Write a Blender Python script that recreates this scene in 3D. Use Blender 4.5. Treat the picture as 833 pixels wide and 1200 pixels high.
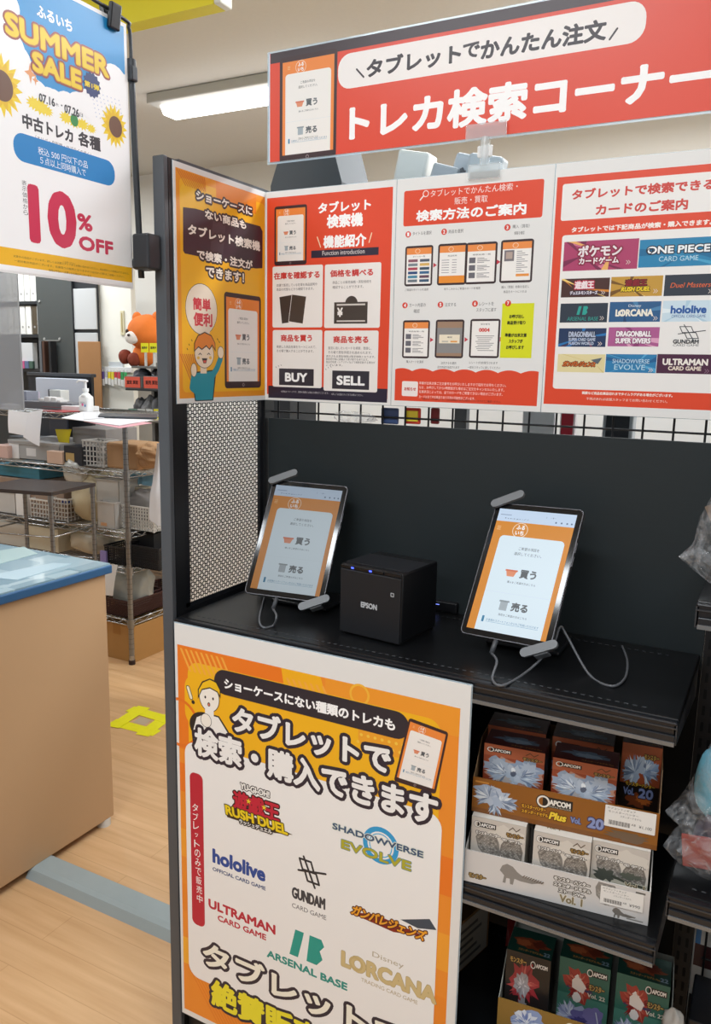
import bpy, bmesh, math, random
import numpy as np
from mathutils import Vector, Matrix, Euler
C = bpy.context.scene.collection
SC = bpy.context.scene
for o in list(bpy.data.objects): bpy.data.objects.remove(o)
PI = math.pi
rnd = random.Random(7)

# ---------------------------------------------------------------- camera
CAM = np.array([0.98372, -1.44073, 1.45371]); YAW, PITCH, ROLL, FPX = -0.4862, 0.1795, 0.0209, 939.7
fw = np.array([math.sin(YAW)*math.cos(PITCH), math.cos(YAW)*math.cos(PITCH), -math.sin(PITCH)])
_r = np.array([math.cos(YAW), -math.sin(YAW), 0.0]); _u = np.cross(_r, fw)
rt = math.cos(ROLL)*_r + math.sin(ROLL)*_u; up = -math.sin(ROLL)*_r + math.cos(ROLL)*_u
cam = bpy.data.cameras.new('camera'); camo = bpy.data.objects.new('camera', cam); C.objects.link(camo)
M = Matrix.Identity(4)
for i in range(3): M[i][0], M[i][1], M[i][2], M[i][3] = rt[i], up[i], -fw[i], CAM[i]
camo.matrix_world = M
cam.sensor_fit = 'VERTICAL'; cam.sensor_height = 36; cam.lens = 36*FPX/1200; cam.clip_start = .02
SC.camera = camo
SC.view_settings.view_transform = 'Standard'; SC.view_settings.look = 'None'
SC.view_settings.gamma = 1; SC.view_settings.use_curve_mapping = False
SC.view_settings.exposure = -0.25

# survey helpers: where a line of sight meets a plane of the room
def _ray(x, y): return fw + rt*(x-416.5)/FPX - up*(y-600)/FPX
def on_y(x, y, Y): d = _ray(x, y); return CAM + d*(Y-CAM[1])/d[1]
def on_x(x, y, X): d = _ray(x, y); return CAM + d*(X-CAM[0])/d[0]
def on_z(x, y, Z): d = _ray(x, y); return CAM + d*(Z-CAM[2])/d[2]
def pix(p):
    d = np.array(p)-CAM; z = d@fw
    return (416.5+FPX*(d@rt)/z, 600-FPX*(d@up)/z)

# ---------------------------------------------------------------- world and lights
w = bpy.data.worlds.new('world'); SC.world = w; w.use_nodes = True
w.node_tree.nodes['Background'].inputs[0].default_value = (.93, .96, 1, 1)
w.node_tree.nodes['Background'].inputs[1].default_value = .36
def area(x, y, z, sx, sy, power, col=(.90, .955, 1), rx=0, rz=0):
    l = bpy.data.lights.new('ceiling_and_fill_light', 'AREA'); l.shape = 'RECTANGLE'; l.size = sx; l.size_y = sy
    l.energy = power; l.color = col
    o = bpy.data.objects.new('ceiling_and_fill_light', l); C.objects.link(o); o.location = (x, y, z); o.rotation_euler = (rx, 0, rz)
for (x, y, p) in ((.1, -1.3, 28), (1.9, -1.3, 24), (.6, -3.0, 34), (-1.6, -1.3, 24), (-3.6, .6, 30), (-3.5, 1.9, 34), (-1.3, 1.7, 11), (-.45, .62, 13), (.9, .68, 30), (2.4, .68, 20), (.4, 1.9, 40), (1.9, 1.9, 34)):  # some lamps beyond the shelf are added to brighten panel and back wall
    area(x, y, 2.64, 1.25, .2, p)
    area(x, y, 2.5, 1.25, .2, p*.08, rx=PI)          # added upward fill lamps that only brighten the ceiling

# ---------------------------------------------------------------- materials
def lin(h):
    h = h.lstrip('#'); v = [int(h[i:i+2], 16)/255 for i in (0, 2, 4)]
    return tuple((c/12.92 if c <= .04045 else ((c+.055)/1.055)**2.4) for c in v)+(1,)
_m = {}
def mat(h, rough=.5, metal=0, noise=0, scale=20, alpha=1, emit=0, spec=.5, name=None, trans=0, bump=0, stretch=None):
    key = (h, rough, metal, noise, scale, alpha, emit, spec, trans, bump, stretch)
    if key in _m: return _m[key]
    m = bpy.data.materials.new(name or 'surface_%s' % h.lstrip('#')); m.use_nodes = True
    nt = m.node_tree; b = nt.nodes['Principled BSDF']
    b.inputs['Base Color'].default_value = lin(h); b.inputs['Roughness'].default_value = rough
    b.inputs['Metallic'].default_value = metal; b.inputs['Alpha'].default_value = alpha
    b.inputs['Specular IOR Level'].default_value = spec
    b.inputs['Transmission Weight'].default_value = trans
    if emit:
        b.inputs['Base Color'].default_value = (.01, .01, .01, 1)
        b.inputs['Emission Color'].default_value = lin(h); b.inputs['Emission Strength'].default_value = emit
    if noise or bump:
        tc = nt.nodes.new('ShaderNodeTexCoord'); n = nt.nodes.new('ShaderNodeTexNoise'); n.inputs['Scale'].default_value = scale
        n.inputs['Detail'].default_value = 5
        mp = nt.nodes.new('ShaderNodeMapping'); mp.inputs['Scale'].default_value = stretch or (1, 1, 1)
        nt.links.new(tc.outputs['Object'], mp.inputs[0]); nt.links.new(mp.outputs[0], n.inputs['Vector'])
        if noise:
            mx = nt.nodes.new('ShaderNodeMix'); mx.data_type = 'RGBA'
            c = lin(h)
            mx.inputs['A'].default_value = tuple(max(0, v*(1-noise)) for v in c[:3])+(1,)
            mx.inputs['B'].default_value = tuple(min(1, v*(1+noise)) for v in c[:3])+(1,)
            nt.links.new(n.outputs['Fac'], mx.inputs['Factor']); nt.links.new(mx.outputs['Result'], b.inputs['Base Color'])
        if bump:
            bp = nt.nodes.new('ShaderNodeBump'); bp.inputs['Strength'].default_value = bump; bp.inputs['Distance'].default_value = .01
            nt.links.new(n.outputs['Fac'], bp.inputs['Height']); nt.links.new(bp.outputs[0], b.inputs['Normal'])
    _m[key] = m
    return m

# ---------------------------------------------------------------- mesh builder
class MB:
    def __init__(s): s.v = []; s.f = []; s.mi = []; s.mats = []; s.sm = []
    def mid(s, m):
        if m not in s.mats: s.mats.append(m)
        return s.mats.index(m)
    def add(s, vs, fs, m, smooth=False, T=None):
        n = len(s.v)
        s.v += [tuple(T @ Vector(p)) for p in vs] if T is not None else [tuple(p) for p in vs]
        i = s.mid(m)
        for f in fs: s.f.append([n+k for k in f]); s.mi.append(i); s.sm.append(smooth)
        return s
    def box(s, a, b, m, bev=0, T=None, seg=2):
        a, b = [min(p, q) for p, q in zip(a, b)], [max(p, q) for p, q in zip(a, b)]
        if bev:
            bm = bmesh.new(); bmesh.ops.create_cube(bm, size=1)
            for v in bm.verts: v.co = Vector([(a[i]+b[i])/2+v.co[i]*(b[i]-a[i]) for i in range(3)])
            bmesh.ops.bevel(bm, geom=list(bm.edges), offset=min(bev, .49*min(b[i]-a[i] for i in range(3))), segments=seg, affect='EDGES', profile=.5)
            bm.verts.index_update()
            s.add([v.co.copy() for v in bm.verts], [[v.index for v in f.verts] for f in bm.faces], m, False, T); bm.free()
        else:
            x0, y0, z0 = a; x1, y1, z1 = b
            s.add([(x0,y0,z0),(x1,y0,z0),(x1,y1,z0),(x0,y1,z0),(x0,y0,z1),(x1,y0,z1),(x1,y1,z1),(x0,y1,z1)],
                  [(0,3,2,1),(4,5,6,7),(0,1,5,4),(1,2,6,5),(2,3,7,6),(3,0,4,7)], m, False, T)
        return s
    def cyl(s, p, q, r, m, r2=None, n=16, T=None):
        p, q = Vector(p), Vector(q); d = (q-p).normalized(); a = d.orthogonal().normalized(); b = d.cross(a); r2 = r if r2 is None else r2
        vs = [p+(a*math.cos(2*PI*i/n)+b*math.sin(2*PI*i/n))*r for i in range(n)]+[q+(a*math.cos(2*PI*i/n)+b*math.sin(2*PI*i/n))*r2 for i in range(n)]
        s.add(vs, [(i, (i+1) % n, n+(i+1) % n, n+i) for i in range(n)], m, True, T)
        s.add(vs, [tuple(range(n))[::-1], tuple(range(n, 2*n))], m, False, T)
        return s
    def tube(s, pts, r, m, n=8, smooth=True, T=None, sub=0, closed=False):
        P = [Vector(p) for p in pts]
        if sub: P = spline(P, sub)
        rings = []; a = None
        for i, p in enumerate(P):
            if closed: d = (P[(i+1) % len(P)]-P[i-1]).normalized()
            else: d = (P[min(i+1, len(P)-1)]-P[max(i-1, 0)]).normalized()
            if a is None: a = d.orthogonal().normalized()
            a = (a-d*a.dot(d)).normalized(); b = d.cross(a)
            rings.append([p+(a*math.cos(2*PI*k/n)+b*math.sin(2*PI*k/n))*r for k in range(n)])
        vs = [v for g in rings for v in g]; L = len(P)
        fs = [(i*n+k, i*n+(k+1) % n, ((i+1) % L)*n+(k+1) % n, ((i+1) % L)*n+k) for i in range(L if closed else L-1) for k in range(n)]
        if not closed: fs += [tuple(range(n))[::-1], tuple(range((L-1)*n, L*n))]
        return s.add(vs, fs, m, smooth, T)
    def lathe(s, prof, c, m, n=24, T=None):
        vs = [(c[0]+r*math.cos(2*PI*k/n), c[1]+r*math.sin(2*PI*k/n), c[2]+z) for r, z in prof for k in range(n)]
        L = len(prof)
        fs = [(i*n+k, i*n+(k+1) % n, (i+1)*n+(k+1) % n, (i+1)*n+k) for i in range(L-1) for k in range(n)]
        fs += [tuple(range(n))[::-1], tuple(range((L-1)*n, L*n))]
        return s.add(vs, fs, m, True, T)
    def prism(s, poly, z0, z1, m, T=None):
        n = len(poly)
        vs = [(x, y, z0) for x, y in poly]+[(x, y, z1) for x, y in poly]
        return s.add(vs, [tuple(range(n))[::-1], tuple(range(n, 2*n))]+[(i, (i+1) % n, n+(i+1) % n, n+i) for i in range(n)], m, False, T)
    def grid(s, fn, nu, nv, m, smooth=True, T=None):
        vs = [fn(i/nu, j/nv) for j in range(nv+1) for i in range(nu+1)]
        return s.add(vs, [(j*(nu+1)+i, j*(nu+1)+i+1, (j+1)*(nu+1)+i+1, (j+1)*(nu+1)+i) for j in range(nv) for i in range(nu)], m, smooth, T)
    def blob(s, c, r, m, amp=.0, seed=0, n=18, T=None, flat=None):
        rr = random.Random(seed); ph = [(rr.uniform(2, 7), rr.uniform(2, 7), rr.uniform(0, 6), rr.uniform(0, 6)) for _ in range(6)]
        def fn(u, v):
            th = 2*PI*u; p = PI*v
            k = 1+amp*sum(math.sin(a*math.cos(th)*math.sin(p)+e)*math.cos(b*math.cos(p)+b*math.sin(th)*math.sin(p)+g) for a, b, e, g in ph)/2.5
            z = -math.cos(p)*r[2]*k
            if flat is not None: z = max(z, -flat)
            return (c[0]+r[0]*k*math.sin(p)*math.cos(th), c[1]+r[1]*k*math.sin(p)*math.sin(th), c[2]+z)
        return s.grid(fn, 2*n, n, m, True, T)
    def build(s, name, parent=None, loc=(0, 0, 0), rot=(0, 0, 0)):
        me = bpy.data.meshes.new(name); me.from_pydata(s.v, [], s.f)
        for m in s.mats: me.materials.append(m)
        me.polygons.foreach_set('material_index', s.mi); me.polygons.foreach_set('use_smooth', s.sm); me.update()
        o = bpy.data.objects.new(name, me); C.objects.link(o); o.location = loc; o.rotation_euler = rot
        if parent is not None: o.parent = parent
        return o
def spline(P, sub):
    out = []
    for i in range(len(P)-1):
        p0, p1, p2, p3 = P[max(i-1, 0)], P[i], P[i+1], P[min(i+2, len(P)-1)]
        for k in range(sub):
            t = k/sub
            out.append(.5*((2*p1)+(p2-p0)*t+(2*p0-5*p1+4*p2-p3)*t*t+(3*p1-p0-3*p2+p3)*t**3))
    return out+[P[-1]]
def tag(o, label, cat, group=None):
    o['label'] = label; o['category'] = cat
    if group: o['group'] = group
    return o
def thing(name, label, cat, loc=(0, 0, 0), group=None, rz=0):
    o = bpy.data.objects.new(name, None); C.objects.link(o); o.location = loc; o.rotation_euler = (0, 0, rz); o.empty_display_size = .05
    return tag(o, label, cat, group)
def part(name, mb, root):
    # mb is given in room coordinates, root stands unrotated at its base
    return mb.build(name, root, loc=-Vector(root.location))
def struct(name, mb):
    o = mb.build(name); o['kind'] = 'structure'; return o
def dup(root, loc, rz, label):
    r = root.copy(); C.objects.link(r); r.location = loc; r.rotation_euler = (0, 0, rz); r['label'] = label
    for ch in list(root.children):
        c = ch.copy(); C.objects.link(c); c.parent = r
        for g in list(ch.children):
            d = g.copy(); C.objects.link(d); d.parent = c
    return r

# ---------------------------------------------------------------- print: flat graphics on a sheet
_tx = {}
def glyphs(s):
    if s in _tx: return _tx[s]
    cu = bpy.data.curves.new('t', 'FONT'); cu.body = s; cu.resolution_u = 3
    ob = bpy.data.objects.new('t', cu); C.objects.link(ob); bpy.context.view_layer.update()
    me = bpy.data.meshes.new_from_object(ob.evaluated_get(bpy.context.evaluated_depsgraph_get()))
    V = np.array([(v.co.x, v.co.y) for v in me.vertices]); F = [list(p.vertices) for p in me.polygons]
    bpy.data.objects.remove(ob); bpy.data.curves.remove(cu); bpy.data.meshes.remove(me)
    cnt = {}
    for f in F:
        for i in range(len(f)):
            a, b = f[i], f[(i+1) % len(f)]; k = (min(a, b), max(a, b)); cnt[k] = cnt.get(k, 0)+1
    E = [k for k, n in cnt.items() if n == 1]
    if len(V):
        mn = V.min(0); mx = V.max(0); V = (V-mn)/np.maximum(mx-mn, 1e-6)
    _tx[s] = (V, F, E); return _tx[s]
def area2(p): return sum(p[i][0]*p[(i+1) % len(p)][1]-p[(i+1) % len(p)][0]*p[i][1] for i in range(len(p)))
class Art:
    EPS = 3e-5
    def __init__(s, W, H, px=None, emit=0, rough=.35):
        # W, H: sheet size in mm.  px: where the sheet's four corners were measured (TL, TR, BR, BL)
        s.W, s.H, s.emit, s.rough = W, H, emit, rough; s.items = []; s.tops = []; s.h = None
        if px:
            A = []; b = []
            for (x, y), (u, v) in zip(px, ((0, H), (W, H), (W, 0), (0, 0))):
                A += [[x, y, 1, 0, 0, 0, -u*x, -u*y], [0, 0, 0, x, y, 1, -v*x, -v*y]]; b += [u, v]
            s.h = np.linalg.solve(np.array(A, float), np.array(b, float))
    def q(s, x, y):
        if s.h is None: return (x, s.H-y)
        h = s.h; d = h[6]*x+h[7]*y+1
        return ((h[0]*x+h[1]*y+h[2])/d, (h[3]*x+h[4]*y+h[5])/d)
    def layer(s, V, thick=1):
        # lay each piece just above whatever it overlaps
        if not len(V): return 0
        A = np.array(V, float); a, b = A.min(0), A.max(0); n = 0
        for (p, q, t_) in s.tops:
            if t_ > n and p[0] < b[0] and q[0] > a[0] and p[1] < b[1] and q[1] > a[1]: n = t_
        s.tops.append((a, b, n+thick)); return n+1
    def raw(s, V, F, col):
        out = []
        for f in F:
            p = [V[i] for i in f]; out.append(list(f) if area2(p) > 0 else list(f)[::-1])
        s.items.append((s.layer(V), [tuple(v) for v in V], out, col)); return s
    def strokes(s, P, E, wd, col, n=8):
        # an outline of ribbons and round joints, spread over four thin layers so that no two faces coincide
        V, F = stroke(P, E, wd, n)
        if F: s.items.append((s.layer(V, 4), [(v[0], v[1]) for v in V], [list(f) if area2([V[i] for i in f]) > 0 else list(f)[::-1] for f in F], col, 'spread'))
        return s
    def poly(s, pts, col): return s.uv([s.q(*p) for p in pts], col)
    def uv(s, pts, col): return s.raw(pts, [range(len(pts))], col)
    def r(s, x0, y0, x1, y1, col, rad=0):
        (u0, v1), (u1, v0) = s.q(x0, y0), s.q(x1, y1); return s.rr(u0, v0, u1, v1, col, rad)
    def rr(s, u0, v0, u1, v1, col, rad=0):
        u0, u1 = min(u0, u1), max(u0, u1); v0, v1 = min(v0, v1), max(v0, v1)
        if not rad: return s.uv([(u0, v0), (u1, v0), (u1, v1), (u0, v1)], col)
        rad = min(rad, (u1-u0)/2, (v1-v0)/2); P = []
        for cx, cy, a in ((u1-rad, v0+rad, -90), (u1-rad, v1-rad, 0), (u0+rad, v1-rad, 90), (u0+rad, v0+rad, 180)):
            P += [(cx+rad*math.cos(math.radians(a+k*15)), cy+rad*math.sin(math.radians(a+k*15))) for k in range(7)]
        return s.uv(P, col)
    def el(s, x, y, ru, rv, col, n=28, rot=0):
        u, v = s.q(x, y); c, d = math.cos(rot), math.sin(rot)
        return s.uv([(u+ru*math.cos(2*PI*k/n)*c-rv*math.sin(2*PI*k/n)*d, v+ru*math.cos(2*PI*k/n)*d+rv*math.sin(2*PI*k/n)*c) for k in range(n)], col)
    def ring(s, x, y, r0, r1, col, n=32, k=1):
        u, v = s.q(x, y); V = [(u+r*math.cos(2*PI*i/n), v+k*r*math.sin(2*PI*i/n)) for r in (r0, r1) for i in range(n)]
        return s.raw(V, [(i, (i+1) % n, n+(i+1) % n, n+i) for i in range(n)], col)
    def star(s, x, y, r0, r1, n, col, k=1, ph=0):
        u, v = s.q(x, y)
        return s.uv([(u+(r1 if i % 2 else r0)*math.cos(PI*i/n+ph), v+k*(r1 if i % 2 else r0)*math.sin(PI*i/n+ph)) for i in range(2*n)], col)
    def plume(s, x, y, ru, rv, col, seed, n=22, j=.45):
        u, v = s.q(x, y); g = random.Random(seed)
        return s.uv([(u+ru*k*math.cos(2*PI*i/n), v+rv*k*math.sin(2*PI*i/n)) for i in range(n) for k in (g.uniform(1-j, 1) if i % 2 else g.uniform(.75, 1.15),)], col)
    def wing(s, x, y, R, a0, a1, n, cols, seed, rv=1.0):
        g = random.Random(seed); u, v = s.q(x, y)
        for i in range(n):
            an = math.radians(a0+(a1-a0)*g.random()); L = R*g.uniform(.45, 1.05); o = R*g.uniform(0, .25); wd = R*g.uniform(.05, .12)
            cx, sx_ = math.cos(an), math.sin(an)*rv
            s.uv([(u+o*cx, v+o*sx_), (u+L*.55*cx-wd*sx_, v+L*.55*sx_+wd*cx), (u+L*cx, v+L*sx_), (u+L*.55*cx+wd*sx_*.6, v+L*.55*sx_-wd*cx*.6)], cols[i % len(cols)])
        return s
    def scales(s, pts, col, c2, seed, d=4.2):
        g = random.Random(seed); s.uv(pts, col); xs = [p[0] for p in pts]; ys = [p[1] for p in pts]; y = min(ys)+d*.5; k = 0
        def inside(px, py):
            c = False
            for i in range(len(pts)):
                (x1, y1), (x2, y2) = pts[i], pts[i-1]
                if (y1 > py) != (y2 > py) and px < (x2-x1)*(py-y1)/(y2-y1)+x1: c = not c
            return c
        while y < max(ys):
            x = min(xs)+(d/2 if k % 2 else 0)
            while x < max(xs):
                if inside(x, y) and inside(x+d*.6, y+d*.3) and inside(x-d*.6, y+d*.3):
                    w_ = d*.42; s.uv([(x-w_, y+d*.2), (x-w_*.7, y-d*.25), (x, y-d*.42), (x+w_*.7, y-d*.25), (x+w_, y+d*.2)], c2[g.randrange(len(c2))])
                x += d
            y += d*.62; k += 1
        return s
    def ln(s, pts, wd, col, uv=False):
        P = pts if uv else [s.q(*p) for p in pts]
        return s.strokes(P, [(i, i+1) for i in range(len(P)-1)], wd, col)
    def t(s, txt, xl, yl, xr, yr, h, col, b=.06, st=None, shear=0, gap=0):
        # centre line from (xl, yl) to (xr, yr), letter height h at the left end
        u0, va = s.q(xl, yl); u1, vb = s.q(xr, yr); hh = abs(s.q(xl, yl-h/2)[1]-s.q(xl, yl+h/2)[1])
        return s.tu(txt, min(u0, u1), max(u0, u1), (va+vb)/2, hh, col, b, st, shear)
    def tu(s, txt, u0, u1, v, hh, col, b=.06, st=None, shear=0):
        V, F, E = glyphs(txt)
        if not len(V): return s
        b = min(b, .085 if any(ord(c) > 0x2000 for c in txt) else .12); bw = b*hh
        if set(txt) <= set('ー―—-_'): hh = hh*.12
        P = V*np.array([max(u1-u0-bw, .1), max(hh-bw, hh*.3)])+np.array([u0+bw/2, v-hh/2+bw/2])
        if shear: P[:, 0] += (P[:, 1]-v)*shear
        for c2, wd in (st or []):
            s.strokes(P, E, bw+2*wd, c2); s.raw(P, F, c2)
        if b > .07 and hh > 4: s.strokes(P, E, bw, col, 6)
        s.raw(P, F, col)
        return s
    def vt(s, txt, x0, y0, x1, y1, wd, col, b=.06, st=None):
        n = len(txt)
        for i, ch in enumerate(txt):
            u, v = s.q(x0+(x1-x0)*(i+.5)/n, y0+(y1-y0)*(i+.5)/n); v2 = s.q(x0+(x1-x0)*(i+1.4)/n, y0+(y1-y0)*(i+1.4)/n)[1]
            hh = abs(v-v2); k = .55 if ch in 'ッ' else 1
            if ch == 'ー': s.uv([(u-.4, v-hh/2), (u+.4, v-hh/2), (u+.4, v+hh/2), (u-.4, v+hh/2)], col)
            else: s.tu(ch, u-wd/2*k, u+wd/2*k, v, hh*k, col, b, st)
        return s
    def paste(s, sub, fn):
        for it in sub.items:
            _, V, F, col = it[:4]
            W = [fn(u, v) for u, v in V]; F2 = []
            for f in F: F2.append(f if area2([W[i] for i in f]) > 0 else f[::-1])
            s.items.append((s.layer(W, 4 if len(it) > 4 else 1), W, F2, col)+it[4:])
        return s
    def fit(s, sub, x0, y0, x1, y1):
        (u0, v1), (u1, v0) = s.q(x0, y0), s.q(x1, y1)
        return s.paste(sub, lambda u, v: (u0+(u1-u0)*u/sub.W, v0+(v1-v0)*v/sub.H))
    def into(s, mb, T=None, clip=False):
        # sheet stands in the local XZ plane, printed side towards -Y, origin at its lower left corner
        jr = random.Random(11)
        for it in s.items:
            n, V, F, col = it[:4]
            m = mat(col, emit=s.emit, rough=.3 if s.emit else s.rough, spec=.15 if s.emit else .5, name='print_'+col)
            if clip: V = [(min(max(u, 0), s.W), min(max(v, 0), s.H)) for u, v in V]
            if len(it) > 4:
                # pieces never share corners: lift each by its own small amount
                W = [None]*len(V)
                for f in F:
                    d = jr.random()*3.6
                    for i in f: W[i] = (V[i][0]/1000, -(n+d)*s.EPS, V[i][1]/1000)
                W = [w_ if w_ else (0, 0, 0) for w_ in W]
            else: W = [(u/1000, -n*s.EPS, v/1000) for u, v in V]
            mb.add(W, F, m, False, T)
        return mb
def stroke(P, E, wd, n=8):
    V = []; F = []; h = wd/2; seen = set()
    for a, b in E:
        p, q = np.array(P[a]), np.array(P[b]); d = q-p; L = math.hypot(*d)
        if L < 1e-9: continue
        nx = np.array([-d[1], d[0]])/L*h; k = len(V); V += [p+nx, p-nx, q-nx, q+nx]; F.append((k, k+1, k+2, k+3))
        for i in (a, b):
            if i not in seen:
                seen.add(i); k = len(V); c = np.array(P[i]); V += [c+h*np.array([math.cos(2*PI*j/n), math.sin(2*PI*j/n)]) for j in range(n)]; F.append(tuple(range(k, k+n)))
    return V, F
def sheet(art, name, label, cat, loc, rz=0, th=.0012, back='#E8E8E6', group=None, sleeve=0, rot=None):
    mb = MB(); mb.box((0, 0, 0), (art.W/1000, th, art.H/1000), mat(back, .4)); art.into(mb, clip=True)
    o = mb.build(name, None, loc, rot or (0, 0, rz)); tag(o, label, cat, group)
    if sleeve:
        sl = MB(); s = sleeve
        cl = mat('#C9DCE8', .12, alpha=.45)
        sl.box((-s, .0013, -s), (art.W/1000+s, .0018, art.H/1000+s), cl)
        q = sl.build('clear_sleeve', o)
    return o

# ================================================================ the room
wood = mat('#D9B48A', .38, noise=.09, scale=3.2, stretch=(1.2, 14, 1), name='wood_floor')
def floor_material():
    m = bpy.data.materials.new('wood_plank_vinyl'); m.use_nodes = True; nt = m.node_tree; b = nt.nodes['Principled BSDF']
    tc = nt.nodes.new('ShaderNodeTexCoord'); mp = nt.nodes.new('ShaderNodeMapping'); mp.inputs['Scale'].default_value = (1.2, 16, 1); mp.inputs['Rotation'].default_value = (0, 0, math.radians(2))
    n = nt.nodes.new('ShaderNodeTexNoise'); n.inputs['Scale'].default_value = 2.2; n.inputs['Detail'].default_value = 6
    r = nt.nodes.new('ShaderNodeValToRGB'); r.color_ramp.elements[0].position = .3; r.color_ramp.elements[1].position = .72
    r.color_ramp.elements[0].color = lin('#C99E70'); r.color_ramp.elements[1].color = lin('#DCB487')
    br = nt.nodes.new('ShaderNodeTexBrick'); br.inputs['Scale'].default_value = 1; br.inputs['Brick Width'].default_value = 1.1; br.inputs['Row Height'].default_value = .1
    br.inputs['Mortar Size'].default_value = .0012; br.inputs['Color1'].default_value = (1, 1, 1, 1); br.inputs['Color2'].default_value = (.93, .93, .93, 1); br.inputs['Mortar'].default_value = (.8, .76, .7, 1)
    mx = nt.nodes.new('ShaderNodeMix'); mx.data_type = 'RGBA'; mx.blend_type = 'MULTIPLY'; mx.inputs['Factor'].default_value = 1
    L = nt.links.new
    L(tc.outputs['Object'], mp.inputs[0]); L(mp.outputs[0], n.inputs['Vector']); L(n.outputs['Fac'], r.inputs[0]); L(tc.outputs['Object'], br.inputs['Vector'])
    L(r.outputs[0], mx.inputs['A']); L(br.outputs['Color'], mx.inputs['B']); L(mx.outputs['Result'], b.inputs['Base Color'])
    b.inputs['Roughness'].default_value = .4; return m
wood = floor_material()
s = MB(); s.box((-5.2, -4, -.05), (3.4, 3.1, 0), wood); struct('floor', s)
s = MB(); s.box((-5.2, -4, 2.7), (3.4, 3.1, 2.75), mat('#CFCCC5', .85, noise=.03, scale=60)); struct('ceiling', s)
s = MB(); s.box((-5.2, 2.95, 0), (3.4, 3.05, 2.7), mat('#E4E0D8', .8, noise=.02, scale=4)); struct('wall_back', s)
s = MB(); s.box((-5.2, -4, 0), (-5.1, 2.95, 2.7), mat('#D3CFC6', .8)); struct('wall_left', s)
# raised grey threshold strip that runs from the counter under the display shelf
s = MB(); prof = [(-.05, 0), (-.035, .022), (-.02, .027), (.035, .027), (.05, 0)]
gm = mat('#9AA6A8', .35, noise=.04, scale=30)
vs = [(x, y, z) for x in (-.79, 1.2) for y, z in prof]
s.add(vs, [(0, 1, 2, 3, 4), (9, 8, 7, 6, 5)]+[(i, 5+i, 6+i, 1+i) for i in range(4)], gm); struct('trim_1', s)
# square of yellow marking tape on the floor
c4 = [on_z(x, y, 0) for x, y in ((128, 850), (176, 862), (203, 841), (160, 829))]
t = thing('floor_marking', 'yellow tape square stuck flat on the wooden floor beside the shelf', 'floor tape', tuple(sum(c4)/4))
s = MB(); ym = mat('#E9E312', .5, noise=.06, scale=40); cc = sum(c4)/4
for i in range(4):
    a, b = c4[i], c4[(i+1) % 4]
    d = (b-a)/np.linalg.norm(b-a); nx = np.array([-d[1], d[0], 0]); nx = nx if nx@(cc-a) > 0 else -nx
    a2, b2 = a-d*.012, b+d*.012; wdt = .06
    P = [a2, b2, b2+nx*wdt*.9, a2+nx*wdt]
    z0 = .0004+.0006*i
    s.add([(p[0], p[1], z0) for p in P]+[(p[0], p[1], z0+.0008) for p in P], [(4, 5, 6, 7), (3, 2, 1, 0), (0, 1, 5, 4), (1, 2, 6, 5), (2, 3, 7, 6), (3, 0, 4, 7)], ym)
part('tape', s, t)
s = MB(); k = [cc+(p-cc)*.3 for p in c4]; s.add([(p[0], p[1], .0006) for p in k], [(0, 1, 2, 3)], mat('#B9A68C', .5)); part('worn_patch', s, t)

# ceiling fluorescent fitting
a, b = on_z(192, 137, 2.62), on_z(322, 118, 2.62)
t = thing('ceiling_light', 'white fluorescent ceiling light seen between the sale poster and the red banner', 'ceiling light', ((a[0]+b[0])/2, a[1], 2.64))
lx0, lx1, ly = a[0]-.02, a[0]+1.22, a[1]+.02
s = MB(); s.box((lx0, ly-.12, 2.655), (lx1, ly+.12, 2.699), mat('#B7B5B0', .4), .006); part('housing', s, t)
s = MB(); s.prism([(-.07, 0), (.07, 0), (.045, -.035), (-.045, -.035)], lx0+.04, lx1-.04, mat('#FFFDF6', emit=5.5), T=Matrix.Translation((0, ly, 2.655)) @ Matrix(((0, 0, 1, 0), (1, 0, 0, 0), (0, 1, 0, 0), (0, 0, 0, 1)))); part('tube_diffuser', s, t)

# hanging yellow sign box
z = 2.28; c = on_z(265, 13, z); L = on_z(165, 35, z)
ySg = c[1]-.045
t = thing('hanging_sign', 'blank yellow sign box hanging below the ceiling behind the sale poster', 'sign', (c[0]-.6, ySg+.09, z))
s = MB(); s.box((c[0]-1.4, ySg, z), (c[0]-.0025, ySg+.045, z+.24), mat('#F1DE17', .35)); part('sign_box', s, t)
s = MB(); s.box((c[0]-.0025, ySg-.001, z-.001), (c[0]+.018, ySg+.046, z+.241), mat('#ECE9DC', .4), .004); part('end_cap', s, t)
for x in (c[0]-.25, c[0]-1.15):
    s = MB(); s.cyl((x, ySg+.022, z+.24), (x, ySg+.022, 2.7), .004, mat('#8E9092', .35, .9)); part('hanger_rod', s, t)

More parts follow.
